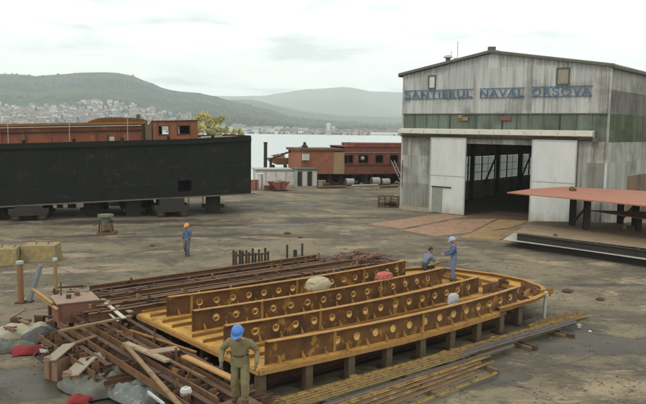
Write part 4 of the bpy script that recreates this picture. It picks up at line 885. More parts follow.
# crane boom
a = P(270, 184); a = Vector((a.x, a.y+1, 3.0)); c = P(300, 184); c = Vector((c.x, c.y+1, 4.55))
e_ = empty('loader_crane', Vector((a.x, a.y, 0)), 'dark loader crane with its boom slanting up to the orange bow', 'crane')
b = MB(); b.tube(Vector((a.x, a.y, 0)), a+Vector((0, 0, .1)), .16, DARK, 8); b.build('post', e_)
b = MB(); b.bar(a, c, .14, .2, DARK); b.bar(a+Vector((0, 0, .45)), a.lerp(c, .45)+Vector((0, 0, .1)), .08, .08, RUST_DARK)
for k in range(8): p = a.lerp(c, k/8); b.box(p+Vector((0, 0, .14)), (.1, .1, .14), RUST_DARK)
b.build('boom', e_)
b = MB(); b.tube(c, c+Vector((-.15, 0, -1.0)), .04, PIPE_WHITE, 6); b.box(c+Vector((-.15, 0, -1.4)), (.22, .22, .9), PIPE_WHITE); b.build('hook_block', e_)
# red skip
a = P(271.5, 191.5); c = P(290.5, 191); u, n, L, R = axes(a, c); h = 1.0; e_ = empty('skip', a+u*L/2, 'small dark red skip with sloping ends in front of the white shed', 'skip')
vs = []
for z, k in ((.12, .3), (h, 0)):
    for fu, fv in ((k, .1), (1-k, .1), (1-k, 1.5), (k, 1.5)):
        p = a+u*(L*(fu if fu < .5 else fu))+n*(fv); vs.append((p.x, p.y, z))
vi = [(x*.96+(a.x+u.x*L/2+n.x*.8)*.04, y*.96+(a.y+u.y*L/2+n.y*.8)*.04, z+(.08 if i < 4 else 0)) for i, (x, y, z) in enumerate(vs)]
b = MB(); b.add(vs+vi, [(0, 3, 2, 1), (0, 1, 5, 4), (1, 2, 6, 5), (2, 3, 7, 6), (3, 0, 4, 7), (8, 9, 10, 11), (8, 12, 13, 9), (9, 13, 14, 10), (10, 14, 15, 11), (11, 15, 12, 8), (4, 5, 13, 12), (5, 6, 14, 13), (6, 7, 15, 14), (7, 4, 12, 15)], mat('skip_red', (.24, .07, .055), (.15, .055, .045), (.3, .2, .15), scale=2)); b.build('tub', e_)
for k in (.2, .8): b = MB(); p = a+u*L*k+n*.75; b.box((p.x, p.y, .06), (.3, 1.3, .12), DARK, R); b.build('foot', e_)
b = MB(); p = a+u*L*.5-n*.0; b.box((p.x, p.y+.1, h*.55), (.1, .1, h*.8), RUST_DARK, R); b.build('rib', e_)
q = a+u*L*.45+n*.8; b = MB(); b.lathe((q.x, q.y, h+.12), [(0, .2), (.35, .12), (.42, -.15), (0, -.3)], CANVAS, 10); tag(b.build('sack', origin=(q.x, q.y, h)), 'pale sack lying on top of the red skip', 'sack')
# clutter left of the shed at the hull corner
for (x, y, w, h, m_, nm, lab) in ((254, 190, .9, 1.1, PINKPLATE, 'crate', 'pink-red crate at the corner of the black hull'), (260, 189, .8, 1.7, WHITE_DIRTY, 'cabinet', 'white cabinet between the hull corner and the white shed'), (251.8, 188, .6, .7, WHITE_DIRTY, 'crate', 'white crate nearest the black hull corner'), (268, 190.5, .8, .5, RUST_MID, 'crate', 'low rusty crate left of the red skip'), (321, 187.5, .9, .8, CANVAS, 'crate', 'tan crate under the orange bow of the red ship'), (326, 187.8, .6, .5, RUST_MID, 'crate', 'small rusty crate under the orange bow')):
    q = P(x, y); b = MB(); b.box(q+Vector((0, 0, h/2)), (w, .7, h), m_, ROTS)
    for s in (-1, 1): b.box(q+Vector((s*w*.3, -.36, h/2)), (.07, .04, h*.96), RUST_DARK, ROTS)
    b.box(q+Vector((0, 0, h+.03)), (w*1.06, .76, .05), m_, ROTS)
    tag(b.build(nm, origin=q), lab, nm)
for x, y in ((262, 163), (289, 163)): pass
# long low rail of rusty bits on the quay in front of the ship
for k, (x0, x1, y, lab) in enumerate(((318, 345, 188.5, 'rusty pipe lying on the quay under the tan panel'), (352, 378, 186.8, 'pale pipe lying under the red ship windows'), (380, 398, 188, 'short rusty pipe at the ladder foot'))):
    a, c = P(x0, y), P(x1, y-.6); b = MB(); b.tube(a+Vector((0, 0, .12)), c+Vector((0, 0, .14)), .12, RUST_MID if k != 1 else GREY_PALE, 8); tag(b.build('pipe', origin=a), lab, 'pipe', 'pipes on the quay')
# rebar basket by the hangar corner
q = P(388, 207); e_ = empty('wire_basket', q, 'rusty wire basket of scrap beside the hangar corner', 'basket')
b = MB()
for x in (-.85, -.28, .28, .85):
    for y in (-.5, .5): b.tube(q+Vector((x, y, 0)), q+Vector((x, y, .95)), .035, RUST_DARK, 6)
for z in (.1, .4, .7, .95):
    for y in (-.5, .5): b.tube(q+Vector((-.85, y, z)), q+Vector((.85, y, z)), .03, RUST_DARK, 6)
    for x in (-.85, .85): b.tube(q+Vector((x, -.5, z)), q+Vector((x, .5, z)), .03, RUST_DARK, 6)
b.build('cage', e_)
b = MB(); rr = random.Random(5)
for k in range(14): c = q+Vector((rr.uniform(-.6, .6), rr.uniform(-.35, .35), rr.uniform(.1, .6))); b.box(c, (rr.uniform(.2, .6), .15, .15), rr.choice([RUST_MID, DARK, POST_MAT]), Matrix.Rotation(rr.uniform(0, 3), 3, 'Z') @ Matrix.Rotation(rr.uniform(-.6, .6), 3, 'X'))
b.build('scrap', e_)
q = P(397, 206.5); b = MB(); b.box(q+Vector((0, 0, .5)), (.5, .5, 1.0), CONC); b.box(q+Vector((0, 0, 1.03)), (.6, .6, .08), CONC); tag(b.build('concrete_block', origin=q), 'pale concrete block against the hangar corner', 'block')

# ------------------------------------------------------------------ pale yellow trees beyond the hull end
BARK = mat('bark', (.22, .19, .13), (.14, .12, .08), rough=1, bump=.2, scale=6)
LY = [mat('leaf_yellow', (.40, .34, .13), (.34, .3, .12), rough=1, bump=0), mat('leaf_yellowgreen', (.30, .31, .12), (.25, .26, .1), rough=1, bump=0), mat('leaf_straw', (.5, .45, .24), (.44, .4, .2), rough=1, bump=0)]
def tree(px, D, ytop, wpx, label, seed, shape='tall', ms=LY, base_z=0):
    r_ = random.Random(seed); g = PD(px, 150, D); top = PD(px, ytop, D).z; H = top-base_z; w = wpx*D/704/2
    e_ = empty('tree', (g.x, g.y, base_z), label, 'tree', 'pale yellow trees on the shore beyond the hull')
    b = MB(); o = Vector((g.x, g.y, base_z)); pts = [o+Vector((r_.uniform(-.1, .1)*i, r_.uniform(-.1, .1)*i, H*.8*i/5)) for i in range(6)]
    for i in range(5): b.tube(pts[i], pts[i+1], .16*(1-i/6), BARK, 7, .16*(1-(i+1)/6))
    for k in range(14):
        f_ = r_.uniform(.25, .95); p = o+Vector((0, 0, H*.8*f_)); a = r_.uniform(0, 6.3); l = w*r_.uniform(.5, 1)
        b.tube(p, p+Vector((cos(a)*l, sin(a)*l, l*(1.2 if shape == 'tall' else .5))), .05, BARK, 5, .015)
    b.build('trunk', e_)
    b = MB()
    cl = [(Vector((r_.gauss(0, .42)*w, r_.gauss(0, .42)*w, 0)), r_.uniform(.22, 1.0)) for _ in range(26)]
    for c, f_ in cl:
        rad = (w*.42 if shape != 'tall' else w*.62)*(1.2-.4*f_ if shape == 'tall' else 1)
        cc = o+c*(1.1-.7*f_ if shape == 'tall' else 1)+Vector((0, 0, H*f_*(.97)))
        mm = r_.choice(ms)
        for _ in range(90 if shape != 'tall' else 120):
            d = Vector((r_.gauss(0, 1), r_.gauss(0, 1), r_.gauss(0, 1))).normalized()*rad*r_.random()**.5
            p = cc+d; s = r_.uniform(.09, .2); a1 = Vector((r_.gauss(0, 1), r_.gauss(0, 1), r_.gauss(0, 1))).normalized(); a2 = a1.orthogonal().normalized()
            b.add([p-a1*s, p-a2*s*.6, p+a1*s, p+a2*s*.6], [(0, 1, 2, 3)], mm)
    b.build('crown', e_, recalc=False)
tree(194, 100, 113, 20, 'ochre round tree over the deck cabin roof', 1, 'round', LY[:2])
tree(206, 104, 112, 22, 'widest ochre tree just right of the deck cabin', 2, 'round', LY[:1])
tree(219, 108, 116, 15, 'yellow-green round tree above the hull end', 3, 'round', LY[1:2])
for i, (x, y, w) in enumerate(((202, 121, 11), (210, 124, 10), (217, 125, 10), (225, 124, 11), (233, 127, 10), (241, 128, 9))):
    tree(x, 99+i, y, w, f'slender straw coloured sapling over the hull edge, {ORD[i]} from the deck cabin', 10+i, 'tall', [LY[2], LY[1]] if i % 2 else [LY[2]])
# ------------------------------------------------------------------ ship section under construction
DU = Vector((.774, .633, 0)).normalized(); DV = Vector((-DU.y, DU.x, 0)); ROTD = Matrix.Rotation(atan2(DU.y, DU.x), 3, 'Z')
def dp(u, v, z=0.0): q = DU*u+DV*v; return Vector((q.x, q.y, z))
rs = random.Random(11)
ZD = .85
ds = empty('deck_section', dp(15, 18, 0), 'orange-rust ship deck section laid on stools with four holed girders', 'ship section')
# plate outline with the rounded right end
out = [(9.75, 14.4), (12, 14.2), (14.5, 14.05), (17, 14.08), (19.5, 14.25), (21.6, 14.35), (22.7, 14.6), (23.6, 15.3), (24.1, 16.5), (24.05, 18.0), (23.5, 19.6), (22.6, 20.7), (20.8, 21.2), (9.55, 21.2)]
b = MB(); b.slab([dp(u, v) for u, v in out], ZD-.03, ZD, DECK); b.build('deck_plate', ds)
b = MB()   # rim plate standing round the right end and along the front
rim = out[4:13]
for (u1, v1), (u2, v2) in zip(rim, rim[1:]): b.bar(dp(u1, v1, ZD+.06), dp(u2, v2, ZD+.06), .03, .12, RUST_ORANGE)
for (u1, v1), (u2, v2) in zip(rim, rim[1:]): b.bar(dp(u1, v1, ZD+.13), dp(u2, v2, ZD+.13), .18, .02, FLANGE)
b.build('edge_rim', ds)
b = MB()
for (u1, v1), (u2, v2) in zip(out[:5], out[1:5]): b.bar(dp(u1, v1-.02, ZD-.09), dp(u2, v2-.02, ZD-.09), .05, .13, FLANGE)
b.bar(dp(9.72, 14.4, ZD-.09), dp(9.52, 21.2, ZD-.09), .05, .13, FLANGE); b.build('edge_bar', ds)
HOLE_RIM = mat('hole_rim', (.50, .32, .11), (.38, .22, .08), None, scale=3)
def girder(v0, u0, u1, sag, h, holes_from, pitch, label=None, lid=()):
    L = u1-u0
    def vv(u): k = (u-u0)/L; return v0-sag*4*k*(1-k)
    e_ = None; b = MB(); T = .022; R = .10; hz_ = h*.52; n = 16
    u = u0; cells = []; c = u0+holes_from
    while c+pitch/2 < u1-.05: cells.append((c-pitch/2, c+pitch/2)); c += pitch
    if cells[0][0] > u0: b_segs = [(u0, cells[0][0])]
    else: b_segs = []
    b_segs.append((cells[-1][1], u1))
    for side in (-1, 1):
        def W(u, z): q = dp(u, vv(u)+side*T/2, ZD+z); return q
        for ua, ub in b_segs: b.add([W(ua, 0), W(ub, 0), W(ub, h), W(ua, h)], [(0, 1, 2, 3) if side < 0 else (3, 2, 1, 0)], RUST_WEB)
        for ua, ub in cells:
            cu = (ua+ub)/2; ring = []; outr = []
            for k in range(n):
                a = 2*pi*k/n+pi/n; ring.append(W(cu+R*cos(a), hz_+R*sin(a)))
                dx, dz = cos(a), sin(a); s = min((ub-cu)/max(abs(dx), 1e-6), ((h-hz_) if dz > 0 else hz_)/max(abs(dz), 1e-6)); outr.append(W(cu+dx*s, hz_+dz*s))
            fs = [(k, n+k, n+(k+1) % n, (k+1) % n) for k in range(n)]
            b.add(ring+outr, fs, RUST_WEB)
            for (x, z, k) in ((ub, h, n//8), (ua, h, 3*n//8), (ua, 0, 5*n//8), (ub, 0, 7*n//8)):
                k1 = k-1; b.add([outr[k1 % n], W(x, z), outr[k % n]], [(0, 1, 2)], RUST_WEB)
    for ua, ub in cells:      # rim of each hole, paled to imitate the lit plate seen through
        cu = (ua+ub)/2; vs = []
        for k in range(n):
            a = 2*pi*k/n
            for s in (-1, 1): vs.append(dp(cu+(R-.002)*cos(a), vv(cu)+s*(T/2+.012), ZD+hz_+(R-.002)*sin(a)))
            for s in (1, -1): vs.append(dp(cu+(R+.014)*cos(a), vv(cu)+s*(T/2+.012), ZD+hz_+(R+.014)*sin(a)))
        b.add(vs, [(4*k+j, 4*((k+1) % n)+j, 4*((k+1) % n)+(j+1) % 4, 4*k+(j+1) % 4) for k in range(n) for j in range(4)], HOLE_RIM)
    g = b.build('girder', ds, recalc=False)
    b = MB(); N_ = 10
    for k in range(N_): ua = u0+L*k/N_; ub = u0+L*(k+1)/N_; b.bar(dp(ua, vv(ua)-.05, ZD+h+.012), dp(ub, vv(ub)-.05, ZD+h+.012), .15, .022, FLANGE)
    sub(b, 'flange', g)
    for k in range(int(L/.72)):
        u = u0+.35+k*.72; b = MB()
        b.add([dp(u-.012, vv(u)-.015, ZD+.002), dp(u-.012, vv(u)-.2, ZD+.002), dp(u-.012, vv(u)-.015, ZD+.2), dp(u+.012, vv(u)-.015, ZD+.002), dp(u+.012, vv(u)-.2, ZD+.002), dp(u+.012, vv(u)-.015, ZD+.2)], [(0, 1, 2), (5, 4, 3), (1, 4, 5, 2)], FLANGE)
        sub(b, 'bracket', g)
    b = MB(); b.bar(dp(u0-.012, vv(u0), ZD), dp(u0-.012, vv(u0), ZD+h), .03, .14, RUST_WEB); sub(b, 'end_plate', g)
    for uu in lid:
        b = MB(); b.box(dp(uu, vv(uu)-.03, ZD+h*.5), (.09, .035, h*.98), FLANGE, ROTD); sub(b, 'stiffener', g)
    return g
girder(14.62, 10.1, 21.0, .42, .61, 2.2, .68, lid=(12.2, 15.6))
girder(16.5, 10.0, 21.2, .34, .62, .95, .68, lid=(13.2,))
girder(18.4, 10.05, 21.3, .3, .63, .75, .68, lid=(12.4, 17.6))
girder(20.35, 10.2, 21.2, .3, .64, 1.1, .62, lid=(11.0, 15.2, 18.6))
# deck longitudinals between the girders, seams
for v in (15.6, 17.5, 19.4, 20.9):
    for w in (-.32, .32):
        b = MB(); b.bar(dp(9.7, v+w, ZD+.05), dp(21.2+rs.uniform(-.3, .8), v+w-.15, ZD+.05), .02, .1, RUST_ORANGE); b.build('longitudinal', ds)
for u in (22.0, 22.8):
    b = MB(); b.bar(dp(u, 15.2, ZD+.06), dp(u, 20.2, ZD+.06), .02, .12, RUST_ORANGE); b.build('longitudinal', ds)
for (u, v, w, h, l, m_) in ((21.6, 16.2, .5, .35, .4, RUST_MID), (22.1, 17.5, .35, .25, .9, RUST_ORANGE), (21.7, 19.1, .5, .3, .5, RUST_MID), (22.9, 16.6, .3, .3, .5, RUST_DARK)):
    b = MB(); b.bar(dp(u-w, v, ZD+h/2+.005), dp(u+w, v+.1, ZD+h/2), .03, h, m_); b.bar(dp(u, v-l/2, ZD+h*.4), dp(u, v+l/2, ZD+h*.4), .03, h*.8, m_); b.build('knee_bracket', ds)
for k in range(30):
    u = rs.uniform(20.9, 23.0); v = rs.uniform(14.6, 19.6); a_ = rs.choice([0, pi/2])+rs.uniform(-.3, .3); l_ = rs.uniform(.12, .4); h_ = rs.uniform(.08, .3); dd_ = (DU*cos(a_)+DV*sin(a_))*l_; q = dp(u, v, ZD+h_/2+.003)
    b = MB(); b.bar(q-dd_, q+dd_, .025, h_, rs.choice([RUST_ORANGE, RUST_MID, RUST_DARK, FLANGE])); b.build('knee_bracket', ds)
b = MB()  # brown cluster at the far right corner
for k in range(6): b.bar(dp(22.5+.14*k, 14.9+.2*k, ZD+.03), dp(22.53+.14*k, 14.93+.2*k, ZD+.42-.04*k), .16, .04, RUST_MID)
b.build('corner_knees', ds)

# stools below
def stool(u, v, lab, grp, m_=None):
    q = dp(u, v, 0); e_ = empty('support_stool', q, lab, 'support stool', grp); m_ = m_ or POST_MAT
    b = MB(); b.box(q+Vector((0, 0, .03)), (.42, .42, .06), RUST_DARK, ROTD); b.build('foot', e_)
    b = MB(); b.box(q+Vector((0, 0, .36)), (.24, .2, .60), m_, ROTD); b.build('post', e_)
    b = MB(); b.box(q+Vector((0, 0, .72)), (.34, .3, .11), m_, ROTD); b.build('cap', e_)
for k in range(9):
    u = 9.9+k*1.42; v = 14.45-.35*4*((u-9.9)/10.8)*(1-min(1, (u-9.9)/10.8)) if u < 20.7 else 14.6
    stool(u, v+.12, f'weathered support stool under the front edge of the orange deck, {ORD[k]} from its near corner', 'front row of stools under the orange deck')
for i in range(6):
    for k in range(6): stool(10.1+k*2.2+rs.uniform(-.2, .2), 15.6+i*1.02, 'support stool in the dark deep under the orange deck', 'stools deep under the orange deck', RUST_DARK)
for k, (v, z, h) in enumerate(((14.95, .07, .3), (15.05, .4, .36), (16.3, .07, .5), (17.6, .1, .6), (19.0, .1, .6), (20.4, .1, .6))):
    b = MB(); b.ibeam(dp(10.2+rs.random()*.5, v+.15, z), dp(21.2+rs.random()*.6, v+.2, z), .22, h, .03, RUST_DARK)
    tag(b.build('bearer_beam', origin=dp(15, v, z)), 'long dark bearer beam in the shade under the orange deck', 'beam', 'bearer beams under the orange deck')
b = MB(); b.slab([dp(9.6, 14.9), dp(22.5, 14.9), dp(22.5, 21.5), dp(9.6, 21.5)], .004, .01, mat('dark_soil', (.035, .028, .022), (.06, .042, .028), None, scale=2)); tag(b.build('dark_ground'), kind='structure')  # ground sheet under the deck, coloured dark to deepen the black there

# ------------------------------------------------------------------ lattice jig behind the deck
b = MB()
for k in range(500):
    u = 7.8+rs.random()*13.2; v = 21.4+rs.random()*4; s = rs.uniform(.04, .16)
    b.box(dp(u, v, rs.choice([.03, .76, .8, 1.04])+rs.random()*.05), (s*rs.uniform(.8, 3), s*.5, rs.uniform(.01, .06)), rs.choice([RUST_MID, RUST_DARK, RUST_DARK, RUST_MID, DARK]), Matrix.Rotation(rs.uniform(0, 3), 3, 'Z')@Matrix.Rotation(rs.uniform(-.5, .5), 3, 'X'))
tag(b.build('offcuts'), 'litter of rusty offcuts lying over the rear jig', 'offcuts', kind='stuff')
b = MB(); b.slab([dp(7.8, 21.3), dp(21.4, 21.3), dp(20.5, 25.5), dp(9.5, 25.5)], .004, .011, mat('dark_soil', (.035, .028, .022))); tag(b.build('dark_ground'), kind='structure')  # dark sheet laid on the ground beneath the rear jig
jb = empty('steel_jig', dp(14.5, 23, 0), 'long rusty jig of parallel beams on posts behind the orange deck', 'steel jig')
for i, v in enumerate((21.5, 21.9, 22.3, 22.7, 23.1, 23.5, 23.9, 24.3, 24.8, 25.2)):
    ua, ub = 7.9+i*.2+rs.uniform(-.3, .3), 21.2-i*.15+rs.uniform(-.5, .5); z = 1.02+rs.uniform(-.05, .05)
    b = MB(); m_ = [RUST_MID, RUST_DARK, RUST_MID, RUST_MID, RUST_DARK, RUST_MID, RUST_DARK, RUST_MID, RUST_DARK, RUST_MID][i]
    b.ibeam(dp(ua, v, z-.24), dp(ub, v+rs.uniform(-.1, .1), z-.22), .16, .24, .02, m_); b.build('beam', jb)
for k in range(16):
    u = 8+k*.85; b = MB(); b.angle(dp(u, 21.3, .70), dp(u+rs.uniform(-.15, .15), 25.3, .68), .1, .1, .02, RUST_MID if k % 2 else RUST_DARK); b.build('cross_bar', jb)
for k in range(26):
    u = 7.9+rs.random()*13.2; v = rs.choice((21.6, 22.3, 23.0, 23.7, 24.4, 25.1))+rs.uniform(-.05, .05); b = MB()
    b.box(dp(u, v, 1.02+rs.uniform(.03, .1)), (.05, .12, rs.uniform(.12, .3)), rs.choice([RUST_MID, RUST_ORANGE, RUST_DARK]), ROTD); b.build('lug', jb)
for k in range(9):
    for v in (21.6, 23.0, 24.4, 25.1):
        u = 8+k*1.62; b = MB(); b.box(dp(u, v, .34), (.14, .14, .68), RUST_DARK, ROTD); b.build('post', jb)

# ------------------------------------------------------------------ lattice jig at the left
jl = empty('steel_jig', dp(7, 17, 0), 'cluttered rusty jig of crossing beams left of the orange deck', 'steel jig')
for i, u in enumerate((6.55, 6.95, 7.35, 7.7, 8.05, 8.4, 8.75, 9.1)):
    va, vb = (17.2 if i < 2 else 12.4)+.25*i+rs.uniform(-.2, .2), 21.6+rs.uniform(-.3, .6); z = .76+rs.uniform(-.1, .08)
    b = MB(); (b.ibeam if i % 2 else b.angle)(dp(u+rs.uniform(-.12, .12), va, z-.2), dp(u+rs.uniform(-.12, .12), vb, z-.2), .15, .2, .025, [RUST_MID, RUST_DARK, RUST_MID, RUST_DARK, RUST_MID, RUST_DARK, RUST_MID, RUST_DARK][i]); b.build('beam', jl)
for k in range(26):
    v = 12.8+k*.35; b = MB(); b.angle(dp((6.3 if v > 16.6 else 7.45)+rs.uniform(0, .4), v, .46+rs.uniform(-.12, .08)), dp(9.4, v+rs.uniform(-.25, .25), .48+rs.uniform(-.08, .05)), .13, .14, .02, RUST_DARK if k % 3 else RUST_MID); b.build('cross_bar', jl)
for k in range(42):
    u = 6.4+rs.random()*2.9; v = 12.8+rs.random()*8.8; z = .56; t_ = rs.random()
    if u < 7.5 and v < 17.2: continue
    b = MB()
    if t_ < .45: b.box(dp(u, v, z+rs.uniform(.0, .15)), (.03, rs.uniform(.12, .4), rs.uniform(.14, .36)), rs.choice([RUST_MID, RUST_DARK, RUST_ORANGE]), Matrix.Rotation(rs.uniform(0, 3), 3, 'Z')@Matrix.Rotation(rs.uniform(-.4, .4), 3, 'Y'))
    elif t_ < .85:
        q = dp(u, v, z); s = rs.uniform(.15, .34); a = rs.uniform(0, 6); d = Vector((cos(a), sin(a), 0)); n_ = Vector((-d.y, d.x, 0))*.012
        b.add([q-n_, q+d*s-n_, q+Vector((0, 0, s*1.2))-n_, q+n_, q+d*s+n_, q+Vector((0, 0, s*1.2))+n_], [(0, 1, 2), (5, 4, 3), (0, 3, 4, 1), (1, 4, 5, 2), (2, 5, 3, 0)], rs.choice([RUST_MID, RUST_DARK]))
    else: b.tube(dp(u, v, .3), dp(u+rs.uniform(-.05, .05), v, rs.uniform(.85, 1.15)), .03, RUST_MID, 7)
    b.build('bracket', jl)
for u in (6.6, 7.5, 8.5, 9.0):
    for v in (13.2, 14.4, 16.4, 18.4, 20.2):
        if u < 7 and v < 16.5: continue
        b = MB(); b.box(dp(u, v, .28), (.16, .16, .56), RUST_DARK, ROTD); b.build('post', jl)
for k in range(22):      # plate uprights standing in rows between the beams
    v = 12.9+k*.4
    for u in ((6.75, 7.52, 8.22, 8.92) if v > 17 else (7.52, 8.22, 8.92)):
        if rs.random() < .25: continue
        b = MB(); b.box(dp(u, v+rs.uniform(-.05, .05), .56), (.2, .03, rs.uniform(.36, .5)), rs.choice([RUST_MID, RUST_DARK]), ROTD); b.build('upright', jl)
b = MB(); b.slab([dp(6.3, 12.4), dp(9.5, 12.6), dp(9.5, 22), dp(6.3, 22)], .004, .012, mat('mottled_ground', (.045, .036, .028), (.03, .025, .02), (.1, .07, .045), scale=2)); tag(b.build('dark_ground'), kind='structure')  # dark mottled sheet laid on the ground beneath the left jig
b = MB()
for k in range(480):
    u = 6.3+rs.random()*3.1; v = 12.7+rs.random()*9; u = max(u, 7.5) if v < 17 else u; s = rs.uniform(.04, .2); z = rs.choice([.03, .05, .05, .58])
    b.box(dp(u, v, z+rs.random()*.06), (s*rs.uniform(.6, 2.5), s*.5, rs.uniform(.01, .05)), rs.choice([RUST_MID, RUST_DARK, RUST_DARK, RUST_MID, POST_MAT, DARK]), Matrix.Rotation(rs.uniform(0, 3), 3, 'Z')@Matrix.Rotation(rs.uniform(-.5, .5), 3, 'X'))
tag(b.build('offcuts'), 'litter of rusty offcuts caught in the left jig', 'offcuts', kind='stuff')

# planks and loose steel on the left jig
def plank(x0, y0, x1, y1, z, w, t_, m_, label, z2=None, nm='plank', grp=None, cat=None):
    w *= .72
    a, c = P(x0, y0, z), P(x1, y1, z if z2 is None else z2); b = MB(); b.bar(a, c, w, t_, m_); o_ = (a+c)/2
    if m_ in (WOOD, WOOD_PALE): b.bar(a+Vector((0, 0, t_*.52)), c+Vector((0, 0, t_*.52)), w*.6, .006, m_)
    return tag(b.build(nm, origin=o_), label, cat or nm, grp)
plank(124, 343, 184, 410, .9, .16, .05, WOOD, 'long brown plank along the left jig, lowest in the picture')
plank(126, 343, 168, 361, .93, .26, .06, WOOD_PALE, 'pale broad plank lying across the left jig beams')
plank(139, 345, 205, 378, .9, .12, .04, RUST_MID, 'rusty bar beside the broad pale plank on the left jig', nm='flat_bar')
plank(184, 356, 236, 380, .93, .26, .05, mat('orange_board', (.36, .2, .065), (.24, .13, .045), None, scale=2), 'orange-brown board ending beside the foreground worker', nm='board')
plank(150, 352, 178, 348, .96, .5, .03, BOXTOP, 'dusty tan sheet offcut lying on the left jig', nm='sheet_offcut')
plank(60, 331, 131, 316, .95, .2, .06, WOOD, 'brown plank lying across the jig in front of the brown tank')
plank(100, 298, 131, 312, .95, .22, .04, WOOD_PALE, 'pale splintered plank right of the brown tank')
plank(106, 303, 124, 318, 1.0, .18, .03, PIPE_WHITE, 'white strip lying right of the brown tank', nm='strip')
plank(99, 305, 118, 321, .93, .1, .02, GREY_PALE, 'grey strip lying closest to the brown tank', nm='strip')
plank(33, 289, 52, 303, .75, .12, .06, mat('orange_plank', (.33, .19, .07), (.24, .13, .05), None, scale=2), 'orange plank leaning left of the brown tank, upper of two', 1.15)
plank(36, 294, 57, 309, .7, .12, .06, MAT['orange_plank'], 'orange plank leaning left of the brown tank, lower of two', 1.1)
plank(148, 392, 164, 404, .85, .06, .06, PIPE_WHITE, 'white pipe end between the tarp and the brown plank', nm='pipe')
plank(70, 345, 96, 336, .8, .22, .05, RUST_MID, 'rusty flat bar above the grey crate lids', nm='flat_bar')
plank(170, 372, 216, 398, .72, .12, .05, RUST_MID, 'rusty flat bar below the orange-brown board', nm='flat_bar')
plank(130, 330, 196, 352, .8, .1, .04, RUST_ORANGE, 'thin orange-rust bar alongside the deck edge', nm='flat_bar')
q = P(186, 395, .7); b = MB(); b.lathe(q+Vector((0, 0, .09)), [(0, .1), (.12, .08), (.15, 0), (.13, -.1), (0, -.1)], PIPE_WHITE, 10); b.tube(q+Vector((0, 0, .1)), q+Vector((0, 0, .22)), .03, PIPE_WHITE, 6); tag(b.build('white_can', origin=q), 'small white can on the jig near the foreground worker', 'can')

# loose cables and hoses
def hose(pts, r, m_, nm, label, seed, z=.03):
    r_ = random.Random(seed); q = [P(x, y, z) for x, y in pts]; v = []
    for i in range(len(q)-1):
        a0, a1, a2, a3 = q[max(0, i-1)], q[i], q[i+1], q[min(len(q)-1, i+2)]
        for k in range(8):
            t_ = k/8; v.append(((a1*2)+(a2-a0)*t_+(a0*2-a1*5+a2*4-a3)*t_*t_+(a1*3-a0-a2*3+a3)*t_**3)*.5)
    v.append(q[-1]); b = MB()
    for a0, a1 in zip(v, v[1:]):
        if (a1-a0).length > 1e-4: b.tube(a0, a1, r, m_, 6)
    return tag(b.build(nm, origin=q[0]), label, 'cable')
CAB = mat('cable_grey', (.14, .125, .09), (.09, .08, .055), None, scale=4)
hose([(60, 300), (90, 291), (120, 296), (150, 285), (190, 280)], .02, RUST_DARK, 'cable', 'dark hose over the near end of the rear jig', 4, 1.1)
hose([(128, 350), (140, 356), (150, 372), (168, 374), (176, 388)], .02, DARK, 'cable', 'black hose sagging through the scrap on the left jig', 5, .85)
# brown tank
q = P(77, 323, .45); e_ = empty('steel_tank', q, 'brown steel box tank with a dusty lid on the left jig', 'tank')
a = P(58, 325, .45); c = P(99, 320, .45); u, n, L, R = axes(a, c); H_ = .68
b = MB(); b.box(a+u*L/2+n*.62+Vector((0, 0, H_/2)), (L, 1.24, H_), TANK, R); b.build('shell', e_, bevel=.02)
b = MB(); b.box(a+u*L/2+n*.62+Vector((0, 0, H_+.02)), (L+.08, 1.32, .035), BOXTOP, R); b.build('lid', e_)
b = MB(); b.tube(a+u*L*.35+n*.6+Vector((0, 0, H_+.04)), a+u*L*.35+n*.6+Vector((0, 0, H_+.16)), .09, RUST_DARK, 10); b.box(a+u*L*.6+n*.9+Vector((0, 0, H_+.1)), (.14, .3, .14), RUST_MID, R); b.tube(a+u*.3+n*1.1+Vector((0, 0, H_)), a+u*.3+n*1.1+Vector((0, 0, H_+.5)), .025, RUST_DARK, 6); b.build('fitting', e_)
for k in (.04, .96): b = MB(); b.box(a+u*L*k-n*.015+Vector((0, 0, H_/2)), (.05, .03, H_), RUST_MID, R); b.build('corner_strip', e_)

# crumpled cloth
def cloth(cx, cy, rx, ry, h, m_, name, label, seed, z0=.0, rot=0.0, cat='tarpaulin', fold=2.2, n=64, flat=.75):
    q = P(cx, cy, z0); b = MB(); vs = []
    for i in range(n):
        for j in range(n):
            a, c = 2*i/(n-1)-1, 2*j/(n-1)-1
            r = max(abs(a), abs(c)); ang = atan2(c, a); rr_ = sqrt(a*a+c*c)
            edge = 1+.28*noise.noise(Vector((cos(ang)*1.3+seed, sin(ang)*1.3, seed)))
            x = a*rx*edge; y = c*ry*edge; p_ = Vector((x*fold+seed*3, y*fold, seed))
            env = max(0, 1-rr_**2.4/1.55)**flat
            wv = noise.noise(Vector((x*1.1+seed, y*1.1, seed*2)))*3.0
            x_, y_ = x*cos(seed)+y*sin(seed), -x*sin(seed)+y*cos(seed)
            f1 = sin(x_*fold*5+y_*1.2+wv*2.2); f2 = sin(y_*fold*6.5-x_*2+wv*3.4)
            z = h*env*(.66+.34*noise.noise(p_*.5)+.12*f1*(.6+.8*noise.noise(p_*.8+Vector((5, 0, 0))))+.05*f2)+.008*noise.noise(p_*6)
            if r > .97: z = min(z, .02)
            x2 = x*cos(rot)-y*sin(rot); y2 = x*sin(rot)+y*cos(rot)
            vs.append(q+Vector((x2, y2, max(.006, z))))
    b.add(vs, [(i*n+j, (i+1)*n+j, (i+1)*n+j+1, i*n+j+1) for i in range(n-1) for j in range(n-1)], m_)
    return tag(b.build(name, origin=q, smooth=True), label, cat)
cloth(108, 386, 1.1, .9, .72, TARP, 'tarpaulin', 'grey crumpled tarpaulin heap at the lower left of the jig', 2, 0.05, .5)
